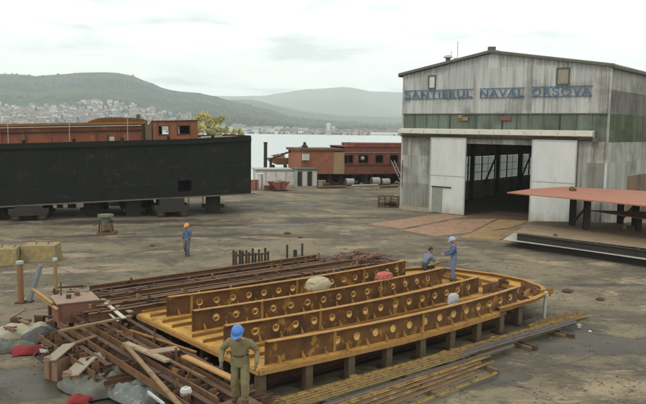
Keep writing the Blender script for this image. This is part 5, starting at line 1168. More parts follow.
cloth(138, 394, .85, .6, .62, mat('tarp_dark', (.13, .14, .135), (.08, .085, .08), (.26, .27, .26), scale=3, rough=.95), 'tarpaulin', 'darker grey tarpaulin bunched beside the brown plank', 5, .1, -.7, fold=3)
cloth(98, 368, .5, .4, .55, CANVAS, 'canvas', 'pale canvas fold on top of the grey tarpaulin', 8, .3, .4, 'canvas')
cloth(80, 401, .28, .2, .25, RED_CLOTH, 'cloth', 'red cloth scrap at the bottom edge in front of the grey tarpaulin', 3, .1, 0, 'cloth')
cloth(29, 352, .5, .3, .3, RED_CLOTH, 'cloth', 'bright red cloth under the dark sheet at the far left', 4, 0.02, .4, 'cloth')
cloth(22, 335, 1.2, .5, .5, CANVAS, 'canvas', 'pale grey canvas draped over scrap at the left edge', 6, .0, .25, 'canvas', flat=.5)
cloth(44, 338, .7, .4, .5, mat('black_sheet', (.03, .034, .036), (.05, .055, .05), None, scale=3, rough=.6), 'plastic_sheet', 'black plastic sheet beside the pale canvas', 9, .02, .9, 'plastic sheet')
cloth(8, 350, .8, .4, .45, TARP, 'tarpaulin', 'grey tarpaulin at the left picture edge below the pale canvas', 12, .0, .2)
cloth(42, 352, .22, .14, .12, PIPE_WHITE, 'cloth', 'small white rag right of the bright red cloth', 14, .03, .2, 'rag')
rk = random.Random(4)
for k, (x, y, l) in enumerate(((5, 327, .9), (20, 320, 1.2), (34, 316, .9), (46, 322, 1.0), (10, 318, .7))):
    q = P(x, y, .35); b = MB(); b.bar(q, q+Vector((rk.uniform(.4, 1)*l, rk.uniform(-.5, .5)*l, rk.uniform(-.2, .3))), .12, .05, rk.choice([RUST_MID, WOOD, RUST_DARK]))
    b.box(q+Vector((.2, 0, -.17)), (.3, .2, .36), RUST_DARK)
    tag(b.build('scrap_bar', origin=q), f'rusty scrap bar in the litter at the far left, {ORD[k]} of five', 'scrap')
# two grey lidded crates
for (x, y, w, d, h, a_, lab) in ((60, 377, .56, .62, .62, -.55, 'wooden crate with pale tilted lid left of the tarpaulin, farther of the pair'), (80, 388, .6, .62, .5, -.45, 'wooden crate with pale tilted lid, nearer the tarpaulin')):
    q = P(x, y, 0); e_ = empty('crate', q, lab, 'crate', 'crates by the tarpaulin'); R = Matrix.Rotation(a_, 3, 'Z')
    b = MB(); b.box(q+Vector((0, 0, h/2)), (w, d, h), mat('crate_side', (.18, .11, .07), (.16, .1, .065), (.1, .05, .035), scale=3), R); b.build('body', e_, bevel=.01)
    R2 = R @ Matrix.Rotation(radians(24), 3, 'X') @ Matrix.Rotation(radians(-16), 3, 'Y')
    b = MB(); b.box(q+Vector((0, 0, h+.09)), (w*1.15, d*1.2, .035), mat('crate_lid', (.23, .195, .145), (.16, .135, .1), None, scale=2), R2); b.build('lid', e_)
    b = MB(); b.box(q+R@Vector((0, -d/2-.015, h*.5)), (.08, .03, h*.9), RUST_MID, R); b.build('batten', e_)
# standing posts at the left
def post(x, yb, z0, h, r, m_, capm, label, lean=(0, 0), nm='steel_post'):
    q = P(x, yb, z0); b = MB(); t_ = q+Vector((lean[0], lean[1], h)); b.tube(q, t_, r, m_, 12); 
    if capm: b.tube(t_-Vector((0, 0, .06)), t_+Vector((0, 0, .05)), r*1.25, capm, 12)
    b.box(q+Vector((0, 0, .03)), (r*3, r*3, .06), RUST_DARK)
    return tag(b.build(nm, origin=q), label, 'post')
post(21, 303, 0, 1.62, .115, mat('post_brown', (.19, .095, .045), (.2, .09, .045), (.1, .06, .04), scale=3), GREY_PALE, 'thick brown steel post with pale cap at the left')
post(29, 302, 0, 1.45, .1, mat('post_blue', (.17, .20, .20), (.11, .13, .13), (.2, .12, .08), scale=3), None, 'blue-grey steel post leaning right, between two brown ones', (.42, .2))
post(56, 292, 0, 1.4, .075, mat('post_ochre', (.25, .165, .065), (.2, .12, .06), None, scale=3), PIPE_WHITE, 'thin ochre steel post with white cap above the brown tank')
q = P(56, 288); b = MB(); b.bar(q, q+Vector((1.1, .3, .05)), .2, .1, RUST_DARK); tag(b.build('ground_bar', origin=q), 'dark steel bar lying at the foot of the white capped post', 'bar')
# yellow blocks
for (x, y, w, lab, sd) in ((38, 262, 1.75, 'yellow painted concrete block with worn top, right of two', 1), (5, 266, 1.1, 'yellow painted concrete block cut by the left picture edge', 2)):
    q = P(x, y); R = Matrix.Rotation(.12*sd, 3, 'Z'); h = .82; b = MB()
    vs = [Vector((a*w/2*(1 if z == 0 else .93), c*.75*(1 if z == 0 else .8)+.7, z*h)) for z in (0, 1) for a, c in ((-1, -1), (1, -1), (1, 1), (-1, 1))]
    b.add([q+R@v for v in vs], [(0, 3, 2, 1), (4, 5, 6, 7), (0, 1, 5, 4), (1, 2, 6, 5), (2, 3, 7, 6), (3, 0, 4, 7)], YELLOW_BLOCK)
    for s in (-.3, .3): b.tube(q+R@Vector((s, .7, h)), q+R@Vector((s+.12, .7, h+.1)), .03, RUST_MID, 6)
    tag(b.build('concrete_block', origin=q, bevel=.04), lab, 'concrete block', 'yellow concrete blocks')

# ------------------------------------------------------------------ bundle of long bars in front of the deck
zb_ = .05
bars = []
spec = [ # (v, u0, u1, z, material)
 (13.25, 8.6, 23.2, .45, YELLOW_BAR), (13.15, 7.6, 22.8, .42, YELLOW_BAR), (13.05, 8.2, 23.6, .40, BROWN_BAR), (12.95, 7.9, 22.2, .38, YELLOW_BAR),
 (12.86, 8.8, 21.5, .36, mat('bar_olive', (.20, .16, .055), (.13, .10, .04), (.08, .05, .025), scale=2)), (12.98, 16.4, 22.8, .44, BLUE_BAR), (12.9, 16.0, 22.6, .43, BLUE_BAR), (12.82, 15.8, 22.4, .42, BLUE_BAR), (12.76, 8.2, 15.2, .34, BROWN_BAR),
 (12.6, 9.4, 18.4, .3, BLUE_BAR), (12.5, 9.0, 17.8, .27, BROWN_BAR), (12.38, 9.6, 17.0, .26, YELLOW_BAR), (12.2, 9.5, 16.4, .22, BROWN_BAR), (12.02, 9.9, 16.8, .2, BROWN_BAR), (11.8, 10.2, 15.6, .18, mat('bar_rust', (.2, .11, .045), (.13, .07, .035), None, scale=2)), (11.55, 10.4, 16.2, .12, YELLOW_BAR)]
look = ['yellow-olive angle bar, farthest back against the deck stools', 'yellow-olive angle bar just in front of the rearmost one', 'long brown angle bar between the yellow ones', 'yellow angle bar at the middle of the bundle', 'dull olive bar under the yellow angle bars',
 'grey-violet steel bar on top of the bundle at its far half, rearmost', 'grey-violet steel bar on top of the bundle at its far half, middle', 'grey-violet steel bar on top of the bundle at its far half, front', 'brown bar inside the near half of the bundle', 'grey steel bar in front of the brown bar', 'long brown bar in front of the grey steel bar', 'yellow bar low at the front of the bundle', 'brown bar with splintered look near the front', 'brown bar second from the front of the loose bars', 'rust-orange short bar near the front', 'yellow bar lying alone, frontmost of all']
for (v, u0, u1, z, m_), lb in zip(spec, look):
    dz = rs.uniform(-.04, .0); dv = rs.uniform(-.06, .1)
    zf = z*.55 if u1 > 20 else z*.8
    b = MB(); b.angle(dp(u0, v, z), dp(u1, v+dv+.28, zf), .065, .05, .012, m_); tag(b.build('steel_bar', origin=dp(u0, v, z)), lb, 'steel bar', 'long steel bars in front of the deck')
for k, u in enumerate((10.6, 13.6, 16.4, 19.0, 21.2)):
    b = MB(); z = (.15, .13, .12, .12, .1)[k]; b.box(dp(u, 12.7 if k < 3 else 13.2, z/2+.004), (.12, 2.1-.3*k, z), POST_MAT, ROTD); b.box(dp(u+.2, 13.0, z/2), (.12, .9, z*1.4), RUST_DARK, ROTD)
    tag(b.build('dunnage', origin=dp(u, 12.7, 0)), f'timber bearer under the steel bars, {ORD[k]} from the near end', 'timber', 'bearers under the bars')
for k in range(5):
    u0 = 20.5+rs.random()*1.2; v = 13.3+k*.09; b = MB(); b.angle(dp(u0, v+.3, .22), dp(23.9+rs.uniform(-.3, .4), v+.35, .12), .09, .06, .014, YELLOW_BAR if k % 2 else BROWN_BAR)
    tag(b.build('steel_bar', origin=dp(u0, v, .2)), f'short yellowish bar at the far tip of the bundle, {ORD[k]} from the front', 'steel bar', 'short bars at the bundle tip')
b = MB()
for k in range(34):
    u = 12.5+rs.random()*7.5; v = 13.5+rs.random()*.5; s = rs.uniform(.08, .25); b.box(dp(u, v, .03+rs.random()*.12), (s*2, s, .03), rs.choice([RUST_ORANGE, YELLOW_BAR, RUST_MID]), Matrix.Rotation(rs.uniform(0, 3), 3, 'Z')@Matrix.Rotation(rs.uniform(-.5, .5), 3, 'X'))
tag(b.build('offcuts'), 'litter of small rusty offcuts between the deck stools and the bars', 'offcuts', kind='stuff')

# ------------------------------------------------------------------ small things
q = P(544, 318, 0); e_ = empty('gas_bottle', q, 'white standing pipe stub at the far right corner of the deck', 'pipe')
b = MB(); b.tube(q, q+Vector((.02, 0, .9)), .06, PIPE_WHITE, 12); b.build('tube', e_); b = MB(); b.lathe(q+Vector((.02, 0, .9)), [(0, .14), (.06, .12), (.1, .02), (.12, -.03), (0, -.03)], PIPE_WHITE, 12); b.build('cap', e_); e_.name = 'standing_pipe'
for (x, y, s, m_, nm, lab) in ((579, 328, .085, PIPE_WHITE, 'cup', 'white cup standing at the end of the bar bundle'), (590, 331.5, .05, PIPE_WHITE, 'plastic_scrap', 'flat white plastic scrap beside the puddle')):
    q = P(x, y); b = MB(); b.lathe(q+Vector((0, 0, .002)), [(0, .004), (s*.7, .004), (s, s*1.6), (s*.85, s*1.6), (s*.6, .02), (0, .02)] if nm == 'cup' else [(0, .03), (s, .035), (s*1.4, .004), (0, .002)], m_, 10); tag(b.build(nm, origin=q), lab, 'cup' if nm == 'cup' else 'scrap')
def bag(x, y, z, sx, sy, sz, m_, name, label, seed, rot=0.3):
    q = P(x, y, z); bm = bmesh.new(); bmesh.ops.create_icosphere(bm, subdivisions=4, radius=1)
    for v in bm.verts:
        c = v.co.copy(); k = 1+.16*(1-abs(noise.noise(c*2.2+Vector((seed, 0, 0))))*2)+.06*noise.noise(c*5)
        c = Vector((c.x*(1-.12*abs(c.x)**3), c.y, c.z)); sgn = lambda t_: (abs(t_)**.75)*(1 if t_ > 0 else -1)
        c = Vector((sgn(c.x), sgn(c.y), sgn(c.z)))*k; v.co = Matrix.Rotation(rot, 3, 'Z')@Vector((c.x*sx, c.y*sy, c.z*sz))+Vector((0, 0, sz*.92))
    me = bpy.data.meshes.new(name); bm.to_mesh(me); bm.free(); me.materials.append(m_); me.polygons.foreach_set('use_smooth', [True]*len(me.polygons))
    o = bpy.data.objects.new(name, me); COL.objects.link(o); o.location = q; return tag(o, label, name)
bag(318, 291, 1.38, .44, .25, .24, mat('sack_beige', (.36, .31, .21), (.26, .22, .15), None, scale=4, rough=.95), 'sack', 'bulging beige sack lying over the rear girder', 2, .68)
bag(384, 281, 1.38, .34, .2, .17, mat('sack_red', (.36, .075, .06), (.26, .12, .10), (.4, .3, .27), scale=4, rough=.95), 'sack', 'faded red sack lying over the rear girder', 5, .68)
q = P(453, 302, 1.54)
cl = bag(453, 306, 1.18, .2, .12, .22, mat('rag_grey', (.36, .35, .36), (.25, .24, .25), None, scale=5, rough=.95), 'rag', 'grey rag hanging over the front girder below the standing worker', 7, .68)
# stands behind the jig
def frame_stand(x0, x1, yb, h, n_, label, z0=0.0):
    a, c = P(x0, yb, z0), P(x1, yb-2, z0); u, n, L, R = axes(a, c); e_ = empty('steel_stand', a+u*L/2, label, 'stand')
    for k in range(n_):
        for s in (0, .5):
            q = a+u*L*k/(n_-1)+n*s; b = MB(); b.bar(q, q+Vector((0, 0, h*rs.uniform(.88, 1.06))), .1, .1, DARK if k % 2 else RUST_DARK); b.build('upright', e_)
    for z in (.45, .85):
        b = MB(); b.bar(a+Vector((0, 0, h*z)), a+u*L+Vector((0, 0, h*z*1.02)), .07, .08, RUST_DARK); b.build('rail', e_)
frame_stand(236, 268, 276, 1.15, 6, 'dark steel rack of upright stakes behind the rear jig')
for k, (x, h) in enumerate(((287, 1.3), (295, 1.05), (302, 1.35))):
    q = P(x, 271-.2*k); b = MB(); b.tube(q, q+Vector((0, 0, h)), .05 if k != 1 else .09, DARK, 8); b.box(q+Vector((0, 0, .03)), (.25, .25, .06), RUST_DARK); tag(b.build('stake', origin=q), ('left thin dark stake right of the steel rack', 'short thick dark stake between two thin ones', 'tall thin dark stake, right of the short thick one')[k], 'stake', 'stakes behind the jig')
q = P(318, 266); b = MB(); b.tube(q, q+Vector((0, 0, .7)), .06, RUST_MID, 8, .02); b.box(q+Vector((.2, 0, .15)), (.3, .2, .3), RUST_MID); tag(b.build('stake', origin=q), 'small pointed rusty stake left of the pink rod heap', 'stake')
# heap of rods
hp_ = P(362, 264, 0); b = MB(); PINKR = mat('rod_pink', (.19, .09, .065), (.13, .06, .045), None, scale=2)
for k in range(190):
    c = hp_+Vector((rs.gauss(0, 1.0), rs.gauss(0, .5), 0)); c.z = max(.06, .55*max(0, 1-((c.x-hp_.x)/2.8)**2)*rs.uniform(.4, 1)); a = rs.gauss(.3, .5); l = rs.uniform(.2, .75)
    d = Vector((cos(a), sin(a), rs.uniform(-.25, .25)))*l; b.bar(c-d/2, c+d/2, rs.uniform(.04, .1), rs.uniform(.02, .05), rs.choice([PINKR, PINKR, RUST_MID, RUST_DARK]))
tag(b.build('scrap_heap'), 'heap of pinkish rusty offcuts and rods behind the rear jig', 'scrap heap', kind='stuff')
# scattered lumps on the yard
for k, (x, y, s, lab) in enumerate(((287, 234, .22, 'small rusty lump alone on the yard behind the stakes'), (372, 258, .2, 'dark stone right behind the rod heap'), (567, 292, .22, 'flat dark offcut on the ground right of the deck'), (600, 300, .18, 'small dark scrap on the ground farther right of the deck'), (300, 238, .16, 'tiny rusty scrap near the rusty lump'), (152, 246, .15, 'dark pebble-like scrap left of the walking worker'), (222, 213, .25, 'rusty lump on the yard under the hull end'))):
    q = P(x, y); b = MB(); b.lathe(q+Vector((0, 0, s*.35)), [(0, s*.4), (s*.6, s*.25), (s, -.1*s), (s*.8, -s*.33), (0, -s*.33)], RUST_DARK, 8); b.bar(q+Vector((-s, 0, s*.2)), q+Vector((s*1.4, s*.4, s*.3)), s*.3, s*.2, RUST_MID); tag(b.build('scrap_lump', origin=q), lab, 'scrap')
# small debris all over the yard (uncountable)
b = MB(); 
for k in range(3200):
    x = rs.uniform(-60, 706); y = 190+rs.random()**1.4*230
    q = P(x, y)
    w_ = dp(0, 0); u_ = q.x*DU.x+q.y*DU.y; v_ = q.x*DV.x+q.y*DV.y
    if 9.4 < u_ < 23.5 and 14 < v_ < 21.5: continue
    s = rs.uniform(.008, .032)*(1+q.y/40)
    b.add([q+Vector((-s, -s*.6, .003)), q+Vector((s, -s*.4, .003)), q+Vector((s*.7, s*.6, .003)), q+Vector((-s*.6, s*.7, .003)), q+Vector((0, 0, s*.6))], [(0, 1, 4), (1, 2, 4), (2, 3, 4), (3, 0, 4)], rs.choice([RUST_DARK, POST_MAT, DARK, RUST_DARK, BROWN_BAR]))
tag(b.build('rubble'), 'small stones and rust flakes scattered over the yard', 'rubble', kind='stuff')

# trestle under the foreground worker
q = P(240, 404, 1.35); e_ = empty('work_trestle', (q.x, q.y, 0), 'rusty steel trestle the foreground worker stands on', 'trestle')
b = MB(); b.box(q+Vector((0, .02, -.03)), (.75, .6, .05), RUST_MID, ROTD); b.build('top_plate', e_)
for x in (-.3, .3):
    for y in (-.22, .26): b = MB(); b.bar(Vector((q.x+x, q.y+y, .01)), Vector((q.x+x*.9, q.y+y*.9, 1.295)), .07, .07, RUST_DARK); b.build('leg', e_)
for z in (.45, .95): b = MB(); b.bar(Vector((q.x-.3, q.y-.22, z)), Vector((q.x+.3, q.y-.22, z)), .06, .06, RUST_MID); b.build('rung', e_)
# ------------------------------------------------------------------ people
def skin_mesh(chains, mats_, root=0, sub_=2):
    """chains: list of (verts[(co, r)], edges, root) grown with the skin modifier; returns verts, faces"""
    V, F = [], []
    for verts, edges, rt in chains:
        me = bpy.data.meshes.new('s'); me.from_pydata([tuple(c) for c, r in verts], edges, []); ob = bpy.data.objects.new('s', me); COL.objects.link(ob)
        md = ob.modifiers.new('k', 'SKIN'); md.use_smooth_shade = True; md.branch_smoothing = .4
        for i, (c, r) in enumerate(verts):
            sv = me.skin_vertices[0].data[i]; sv.radius = (r, r) if not isinstance(r, tuple) else r; sv.use_root = (i == rt)
        s = ob.modifiers.new('u', 'SUBSURF'); s.levels = sub_; s.render_levels = sub_
        bpy.context.view_layer.update(); ev = ob.evaluated_get(bpy.context.evaluated_depsgraph_get()); m2 = bpy.data.meshes.new_from_object(ev)
        o = len(V); V += [v.co.copy() for v in m2.vertices]; F += [tuple(o+k for k in p.vertices) for p in m2.polygons]
        bpy.data.objects.remove(ob); bpy.data.meshes.remove(m2)
    return V, F
def person(loc, heading, J, label, top, legs, boots, helmet, scale=1.0, hair=None, gloves=None):
    """J: joints in a local frame (x right, y forward, z up), metres"""
    R = Matrix.Rotation(heading, 3, 'Z')
    n = ['pelvis', 'waist', 'chest', 'neck', 'throat', 'hipL', 'kneeL', 'ankleL', 'toeL', 'hipR', 'kneeR', 'ankleR', 'toeR', 'shL', 'elL', 'wrL', 'shR', 'elR', 'wrR']
    rad = dict(pelvis=(.18, .145), waist=(.165, .135), chest=(.19, .14), neck=.075, throat=.055, hipL=.118, kneeL=.092, ankleL=.078, toeL=.045, hipR=.118, kneeR=.092, ankleR=.078, toeR=.045, shL=.085, elL=.07, wrL=.05, shR=.085, elR=.07, wrR=.05)
    E_ = [('pelvis', 'waist'), ('waist', 'chest'), ('chest', 'neck'), ('neck', 'throat'), ('pelvis', 'hipL'), ('hipL', 'kneeL'), ('kneeL', 'ankleL'), ('ankleL', 'toeL'), ('pelvis', 'hipR'), ('hipR', 'kneeR'), ('kneeR', 'ankleR'), ('ankleR', 'toeR'), ('chest', 'shL'), ('shL', 'elL'), ('elL', 'wrL'), ('chest', 'shR'), ('shR', 'elR'), ('elR', 'wrR')]
    ix = {k: i for i, k in enumerate(n)}
    chains = [([(Vector(J[k]), rad[k]) for k in n], [(ix[a], ix[b_]) for a, b_ in E_], 0)]
    V, F = skin_mesh(chains, None)
    nb = len(V)
    # hands: palm and five fingers each
    def hand(w, e, side):
        w = Vector(w); d = (w-Vector(e)).normalized(); d = (d+Vector(J.get('handdir', (0, 0, 0)))).normalized()
        lat = d.cross(Vector((0, 0, 1)));  lat = Vector((0, 1, 0)) if lat.length < .5 else lat.normalized(); 
        if abs(d.z) > .5: lat = Vector((0, 1, 0)); lat = (lat-d*lat.dot(d)).normalized()
        pn = d.cross(lat).normalized()
        if pn.x*side > 0: pn = -pn
        out = [([(w-d*.02, .034), (w+d*.045, (.042, .026)), (w+d*.085, (.042, .022))], [(0, 1), (1, 2)], 0)]
        for k, (o, l) in enumerate(((-.03, .062), (-.01, .075), (.011, .07), (.031, .055))):
            p0 = w+d*.075+lat*o; p1 = p0+(d*.9+pn*.25).normalized()*l*.5; p2 = p1+(d*.55+pn*.8).normalized()*l*.38; p3 = p2+(d*.1+pn).normalized()*l*.28
            out.append(([(p0, .0105), (p1, .0098), (p2, .009), (p3, .007)], [(0, 1), (1, 2), (2, 3)], 0))
        p0 = w+d*.03-lat*.03; p1 = p0+(d*.6-lat*.8+pn*.3).normalized()*.035; p2 = p1+(d+pn*.3).normalized()*.03
        out.append(([(p0, .014), (p1, .012), (p2, .009)], [(0, 1), (1, 2)], 0)); return out
    Vh, Fh = [], []
    for s, a, c in ((-1, 'wrL', 'elL'), (1, 'wrR', 'elR')):
        v_, f_ = skin_mesh(hand(J[a], J[c], s), None, sub_=1); o = len(Vh); Vh += v_; Fh += [tuple(o+k for k in f) for f in f_]
    # head: sculpted sphere with brow, nose, mouth, chin and ears
    hc = Vector(J['head']); hd = Vector(J.get('look', (0, 1, -.1))).normalized(); rt = hd.cross(Vector((0, 0, 1))).normalized(); hu = rt.cross(hd)
    bm = bmesh.new(); bmesh.ops.create_uvsphere(bm, u_segments=32, v_segments=24, radius=1)
    Vd, Fd = [], []
    for v in bm.verts:
        x, y, z = v.co; w = .076*(1-.22*max(0, -z)**1.5); X = x*w; Y = y*.097*(1-.12*max(0, -z)); Z = z*.118
        if y > 0:
            nz_ = math.exp(-(x/.16)**2)*math.exp(-((z+.12)/.17)**2); Y += .024*nz_
            Y -= .010*(math.exp(-((abs(x)-.36)/.17)**2)*math.exp(-((z-.05)/.12)**2)); Y += .006*math.exp(-((z-.22)/.1)**2)*math.exp(-(x/.5)**4)
            Y += .006*math.exp(-((z+.47)/.06)**2)*math.exp(-(x/.3)**2)-.005*math.exp(-((z+.53)/.03)**2)*math.exp(-(x/.28)**2); Y += .012*math.exp(-((z+.82)/.14)**2)*math.exp(-(x/.4)**2)
        if abs(x) > .85 and abs(z) < .3 and -.4 < y < .25: X += .016*(1 if x > 0 else -1)
        Vd.append(hc+rt*X+hd*Y+hu*Z)
    Fd = [tuple(v.index for v in f.verts) for f in bm.faces]; bm.free()
    MS = [SKIN, top, legs, boots, gloves or SKIN, mat('eye_dark', (.02, .02, .02), bump=0)]
    body = MB(); mi = {m_: i for i, m_ in enumerate(MS)}
    segs = {'skin': [('neck', 'throat')], 'top': [('waist', 'chest'), ('chest', 'neck'), ('chest', 'shL'), ('shL', 'elL'), ('elL', 'wrL'), ('chest', 'shR'), ('shR', 'elR'), ('elR', 'wrR')], 'legs': [('pelvis', 'waist'), ('pelvis', 'hipL'), ('hipL', 'kneeL'), ('kneeL', 'ankleL'), ('pelvis', 'hipR'), ('hipR', 'kneeR'), ('kneeR', 'ankleR')], 'boots': [('ankleL', 'toeL'), ('ankleR', 'toeR')]}
    def dist(p, a, c):
        a = Vector(J[a]); c = Vector(J[c]); d = c-a; t_ = max(0, min(1, (p-a).dot(d)/d.length_squared)); return (p-a-d*t_).length
    mm = {'skin': SKIN, 'top': top, 'legs': legs, 'boots': boots}
    Wd = lambda v: Vector(loc)+R@(Vector(v)*scale)
    # cloth folds
    V2 = []
    for i, v in enumerate(V):
        k = noise.noise(v*9+Vector((loc[0], 0, 0)))*.02+(1-abs(noise.noise(Vector((v.x*9, v.y*9, v.z*16))))*3)*.009+noise.noise(v*30)*.005; c = Vector((0, 0, v.z)); d = (v-c); V2.append(v+(d.normalized()*k if d.length > 0 else Vector()))
    groups = {}
    for f in F:
        c = sum((V[k] for k in f), Vector())/len(f); best = min(((dist(c, a, e), nm) for nm, ss in segs.items() for a, e in ss), key=lambda t_: t_[0])[1]; groups.setdefault(best, []).append(f)
    o = 0; body.v = [tuple(Wd(v)) for v in V2]
    for nm, fs in groups.items():
        i = body.mi(mm[nm]); body.f += fs; body.m += [i]*len(fs)
    body.add([Wd(v) for v in Vh], Fh, gloves or SKIN); body.add([Wd(v) for v in Vd], Fd, SKIN)
    for s in (-1, 1):
        c = hc+rt*s*.03+hd*.082+hu*.008; bm = bmesh.new(); bmesh.ops.create_uvsphere(bm, u_segments=8, v_segments=6, radius=.011*scale); body.add([Wd(c)+v.co for v in bm.verts], [tuple(v.index for v in f.verts) for f in bm.faces], MS[5]); bm.free()
    o_ = body.build('person', origin=loc, smooth=True, recalc=False); tag(o_, label, 'person')
    def add_part(mb, nm): p_ = mb.build(nm, None, origin=loc, smooth=True); p_.parent = o_; p_.location = (0, 0, 0); return p_
    if hair:
        b = MB(); vs = []; n1, n2 = 10, 20
        for i in range(n1+1):
            th = .62*pi*i/n1
            for j in range(n2):
                a = 2*pi*j/n2; f_ = 1.08+.05*noise.noise(Vector((cos(a)*3, sin(a)*3, th*3))); y = sin(th)*sin(a)
                if y > .5 and th > .42*pi: f_ = .9
                vs.append(Wd(hc+rt*(sin(th)*cos(a)*.08*f_)+hd*(y*.1*f_-.006)+hu*(cos(th)*.12*f_+.004)))
        b.add(vs, [(i*n2+j, (i+1)*n2+j, (i+1)*n2+(j+1) % n2, i*n2+(j+1) % n2) for i in range(n1) for j in range(n2)], hair); add_part(b, 'hair')
    if helmet:
        b = MB(); vs = []; n1, n2 = 10, 28
        for i in range(n1+2):
            th = min(pi/2, (pi/2)*i/n1)
            for j in range(n2):
                a = 2*pi*j/n2; ridge = .006*math.exp(-(cos(a)*sin(th)/.18)**2)
                kx, ky, kz = .122, .142, .125+ridge; x = sin(th)*cos(a)*kx; y = sin(th)*sin(a)*ky; z = cos(th)*kz
                if i == n1+1: ex = .012+.045*max(0, sin(a))**2; x *= 1+ex/kx*.6; y += ex*sin(a) if sin(a) > 0 else -.008; z = -.012-.01*max(0, sin(a))
                vs.append(Wd(hc+rt*x+hd*y+hu*(z+.045)))
        b.add(vs, [(i*n2+j, (i+1)*n2+j, (i+1)*n2+(j+1) % n2, i*n2+(j+1) % n2) for i in range(n1+1) for j in range(n2)], helmet); add_part(b, 'helmet')
    # collar, belt / jacket hem, cuffs
    b = MB(); c = Vector(J['neck']); t_ = Vector(J['throat']); d = (t_-c).normalized()
    b.tube(Wd(c-d*.01), Wd(c+d*.05), .085*scale, top, 16, .07*scale); add_part(b, 'collar')
    for pv, wv, nm_, m_, ra, rb, k0, k1 in () if top is not OLIVE else (('pelvis', 'waist', 'jacket_hem', top, .205, .185, -.35, .75), ('pelvis', 'waist', 'belt', boots, .192, .192, .92, 1.1)):
        p0 = Vector(J[pv]); p1 = Vector(J[wv]); ax_ = (p1-p0); a0 = p0+ax_*k0; a1 = p0+ax_*k1; ax_.normalize(); sx_ = Vector((1, 0, 0)); sy_ = ax_.cross(sx_).normalized(); b = MB(); vs = []
        for i in range(5):
            for j in range(24):
                a = 2*pi*j/24; c = a0.lerp(a1, i/4); r_ = ra+(rb-ra)*i/4+.008*sin(a*5+i*.6)*(1-i/4); vs.append(Wd(c+sx_*cos(a)*r_+sy_*sin(a)*r_*.82))
        b.add(vs, [(i*24+j, i*24+(j+1) % 24, (i+1)*24+(j+1) % 24, (i+1)*24+j) for i in range(4) for j in range(24)], m_); add_part(b, nm_)
    return o_
def J_stand(**k):
    J = dict(pelvis=(0, 0, .93), waist=(0, .01, 1.1), chest=(0, 0, 1.33), neck=(0, 0, 1.47), throat=(0, .02, 1.54), head=(0, .04, 1.635), hipL=(-.1, 0, .86), kneeL=(-.12, .03, .5), ankleL=(-.13, 0, .1), toeL=(-.15, .15, .05), hipR=(.1, 0, .86), kneeR=(.12, .03, .5), ankleR=(.13, 0, .1), toeR=(.15, .15, .05), shL=(-.19, 0, 1.4), elL=(-.24, .0, 1.13), wrL=(-.25, .1, .9), shR=(.19, 0, 1.4), elR=(.24, 0, 1.13), wrR=(.25, .1, .9))
    J.update(k); return J
def clothm(n, c, d=.75): return mat(n, c, tuple(x*d for x in c), scale=5, rough=.95, bump=.35, bdist=.02)
OLIVE = clothm('olive_cloth', (.17, .145, .075)); NAVY = clothm('blue_cloth', (.07, .10, .185)); GREYBLUE = clothm('greyblue_cloth', (.15, .165, .22)); STEELB = clothm('steelblue_cloth', (.07, .10, .16))
HB = mat('helmet_blue', (.05, .14, .42), (.07, .17, .45), rough=.35, bump=0); HLB = mat('helmet_lightblue', (.20, .27, .45), (.24, .3, .46), rough=.4, bump=0); HO = mat('helmet_orange', (.62, .24, .06), (.55, .2, .05), rough=.4, bump=0)
BOOT = mat('boot', (.04, .03, .022), (.06, .045, .03), rough=.7); GLOVE = mat('glove', (.13, .11, .08), (.08, .07, .06), rough=.95)
# foreground worker: facing the camera, head bent, stepping down between the beams
q = P(240, 404, 1.35)
person(q, radians(176), J_stand(pelvis=(0, 0, .92), waist=(0, .03, 1.09), chest=(0, .09, 1.31), neck=(0, .14, 1.44), throat=(0, .19, 1.5), head=(.0, .25, 1.575), look=(.15, 1, -.62), handdir=(0, 0, -.3),
    shL=(-.2, .1, 1.36), elL=(-.36, .0, 1.12), wrL=(-.36, .2, .92), shR=(.2, .1, 1.36), elR=(.37, .0, 1.13), wrR=(.34, .22, .93), kneeL=(-.13, .16, .5), ankleL=(-.12, .08, .1), toeL=(-.14, .24, .05), kneeR=(.1, .04, .49), ankleR=(.1, -.1, .1), toeR=(.13, .05, .05)),
    'worker in olive overalls and blue helmet looking down in the foreground', OLIVE, OLIVE, BOOT, HB, 1.0, gloves=GLOVE)
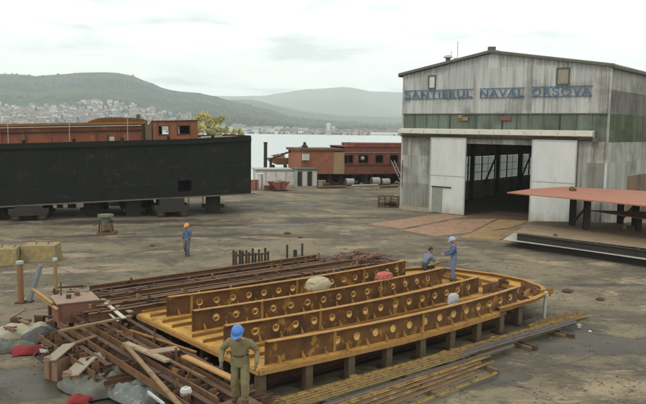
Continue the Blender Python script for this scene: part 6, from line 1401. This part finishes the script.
# standing worker on the deck, turned to the left
q = P(453, 281, .88)
w2 = person(q, radians(82), J_stand(waist=(0, .0, 1.1), chest=(0, .02, 1.32), head=(0, .07, 1.625), look=(0, 1, -.35), elL=(-.24, .12, 1.15), wrL=(-.16, .38, 1.08), elR=(.24, .12, 1.15), wrR=(.16, .38, 1.08)),
    'standing worker in blue overalls and pale blue helmet on the deck', NAVY, clothm('blue_trousers', (.13, .15, .24)), BOOT, HLB, 1.02)
# crouching worker
q = P(425, 276, .86)
w3 = person(q, radians(-60), J_stand(pelvis=(0, -.08, .42), waist=(0, 0, .56), chest=(0, .12, .76), neck=(0, .17, .89), throat=(0, .2, .95), head=(0, .24, 1.03), look=(0, 1, -.5), hipL=(-.1, -.06, .38), kneeL=(-.2, .3, .48), ankleL=(-.17, .1, .1), toeL=(-.19, .25, .05), hipR=(.1, -.06, .38), kneeR=(.2, .3, .48), ankleR=(.17, .1, .1), toeR=(.19, .25, .05),
    shL=(-.19, .13, .83), elL=(-.25, .3, .62), wrL=(-.12, .5, .62), shR=(.19, .13, .83), elR=(.25, .3, .62), wrR=(.14, .5, .64)),
    'crouching dark haired worker in a grey-blue jacket on the deck', GREYBLUE, clothm('dark_trousers', (.06, .065, .08)), BOOT, None, 1.05, hair=HAIR)
a = P(431, 262, 1.5); c = P(446, 262.5, 1.7); b = MB(); b.bar(P(428, 265, 1.5), P(447, 261, 1.65), .05, .07, YELLOW_BAR); b.box(P(437, 264, 1.52), (.16, .16, .2), YELLOW_BAR)
tag(b.build('steel_strip', origin=P(437, 264, 1.52)), 'short yellow steel strip held between the two workers on the deck', 'strip')
# distant worker
q = P(187.5, 256)
person(q, radians(150), J_stand(kneeR=(.12, .1, .5), ankleR=(.12, -.1, .12), toeR=(.13, .05, .06), toeL=(-.14, .2, .05), ankleL=(-.12, .06, .1), kneeL=(-.12, .12, .5), look=(.2, 1, -.3), wrL=(-.2, .22, .98)),
    'distant worker in steel-blue overalls and orange helmet walking on the yard', STEELB, clothm('steelblue_trousers', (.10, .11, .13)), BOOT, HO, 1.0)
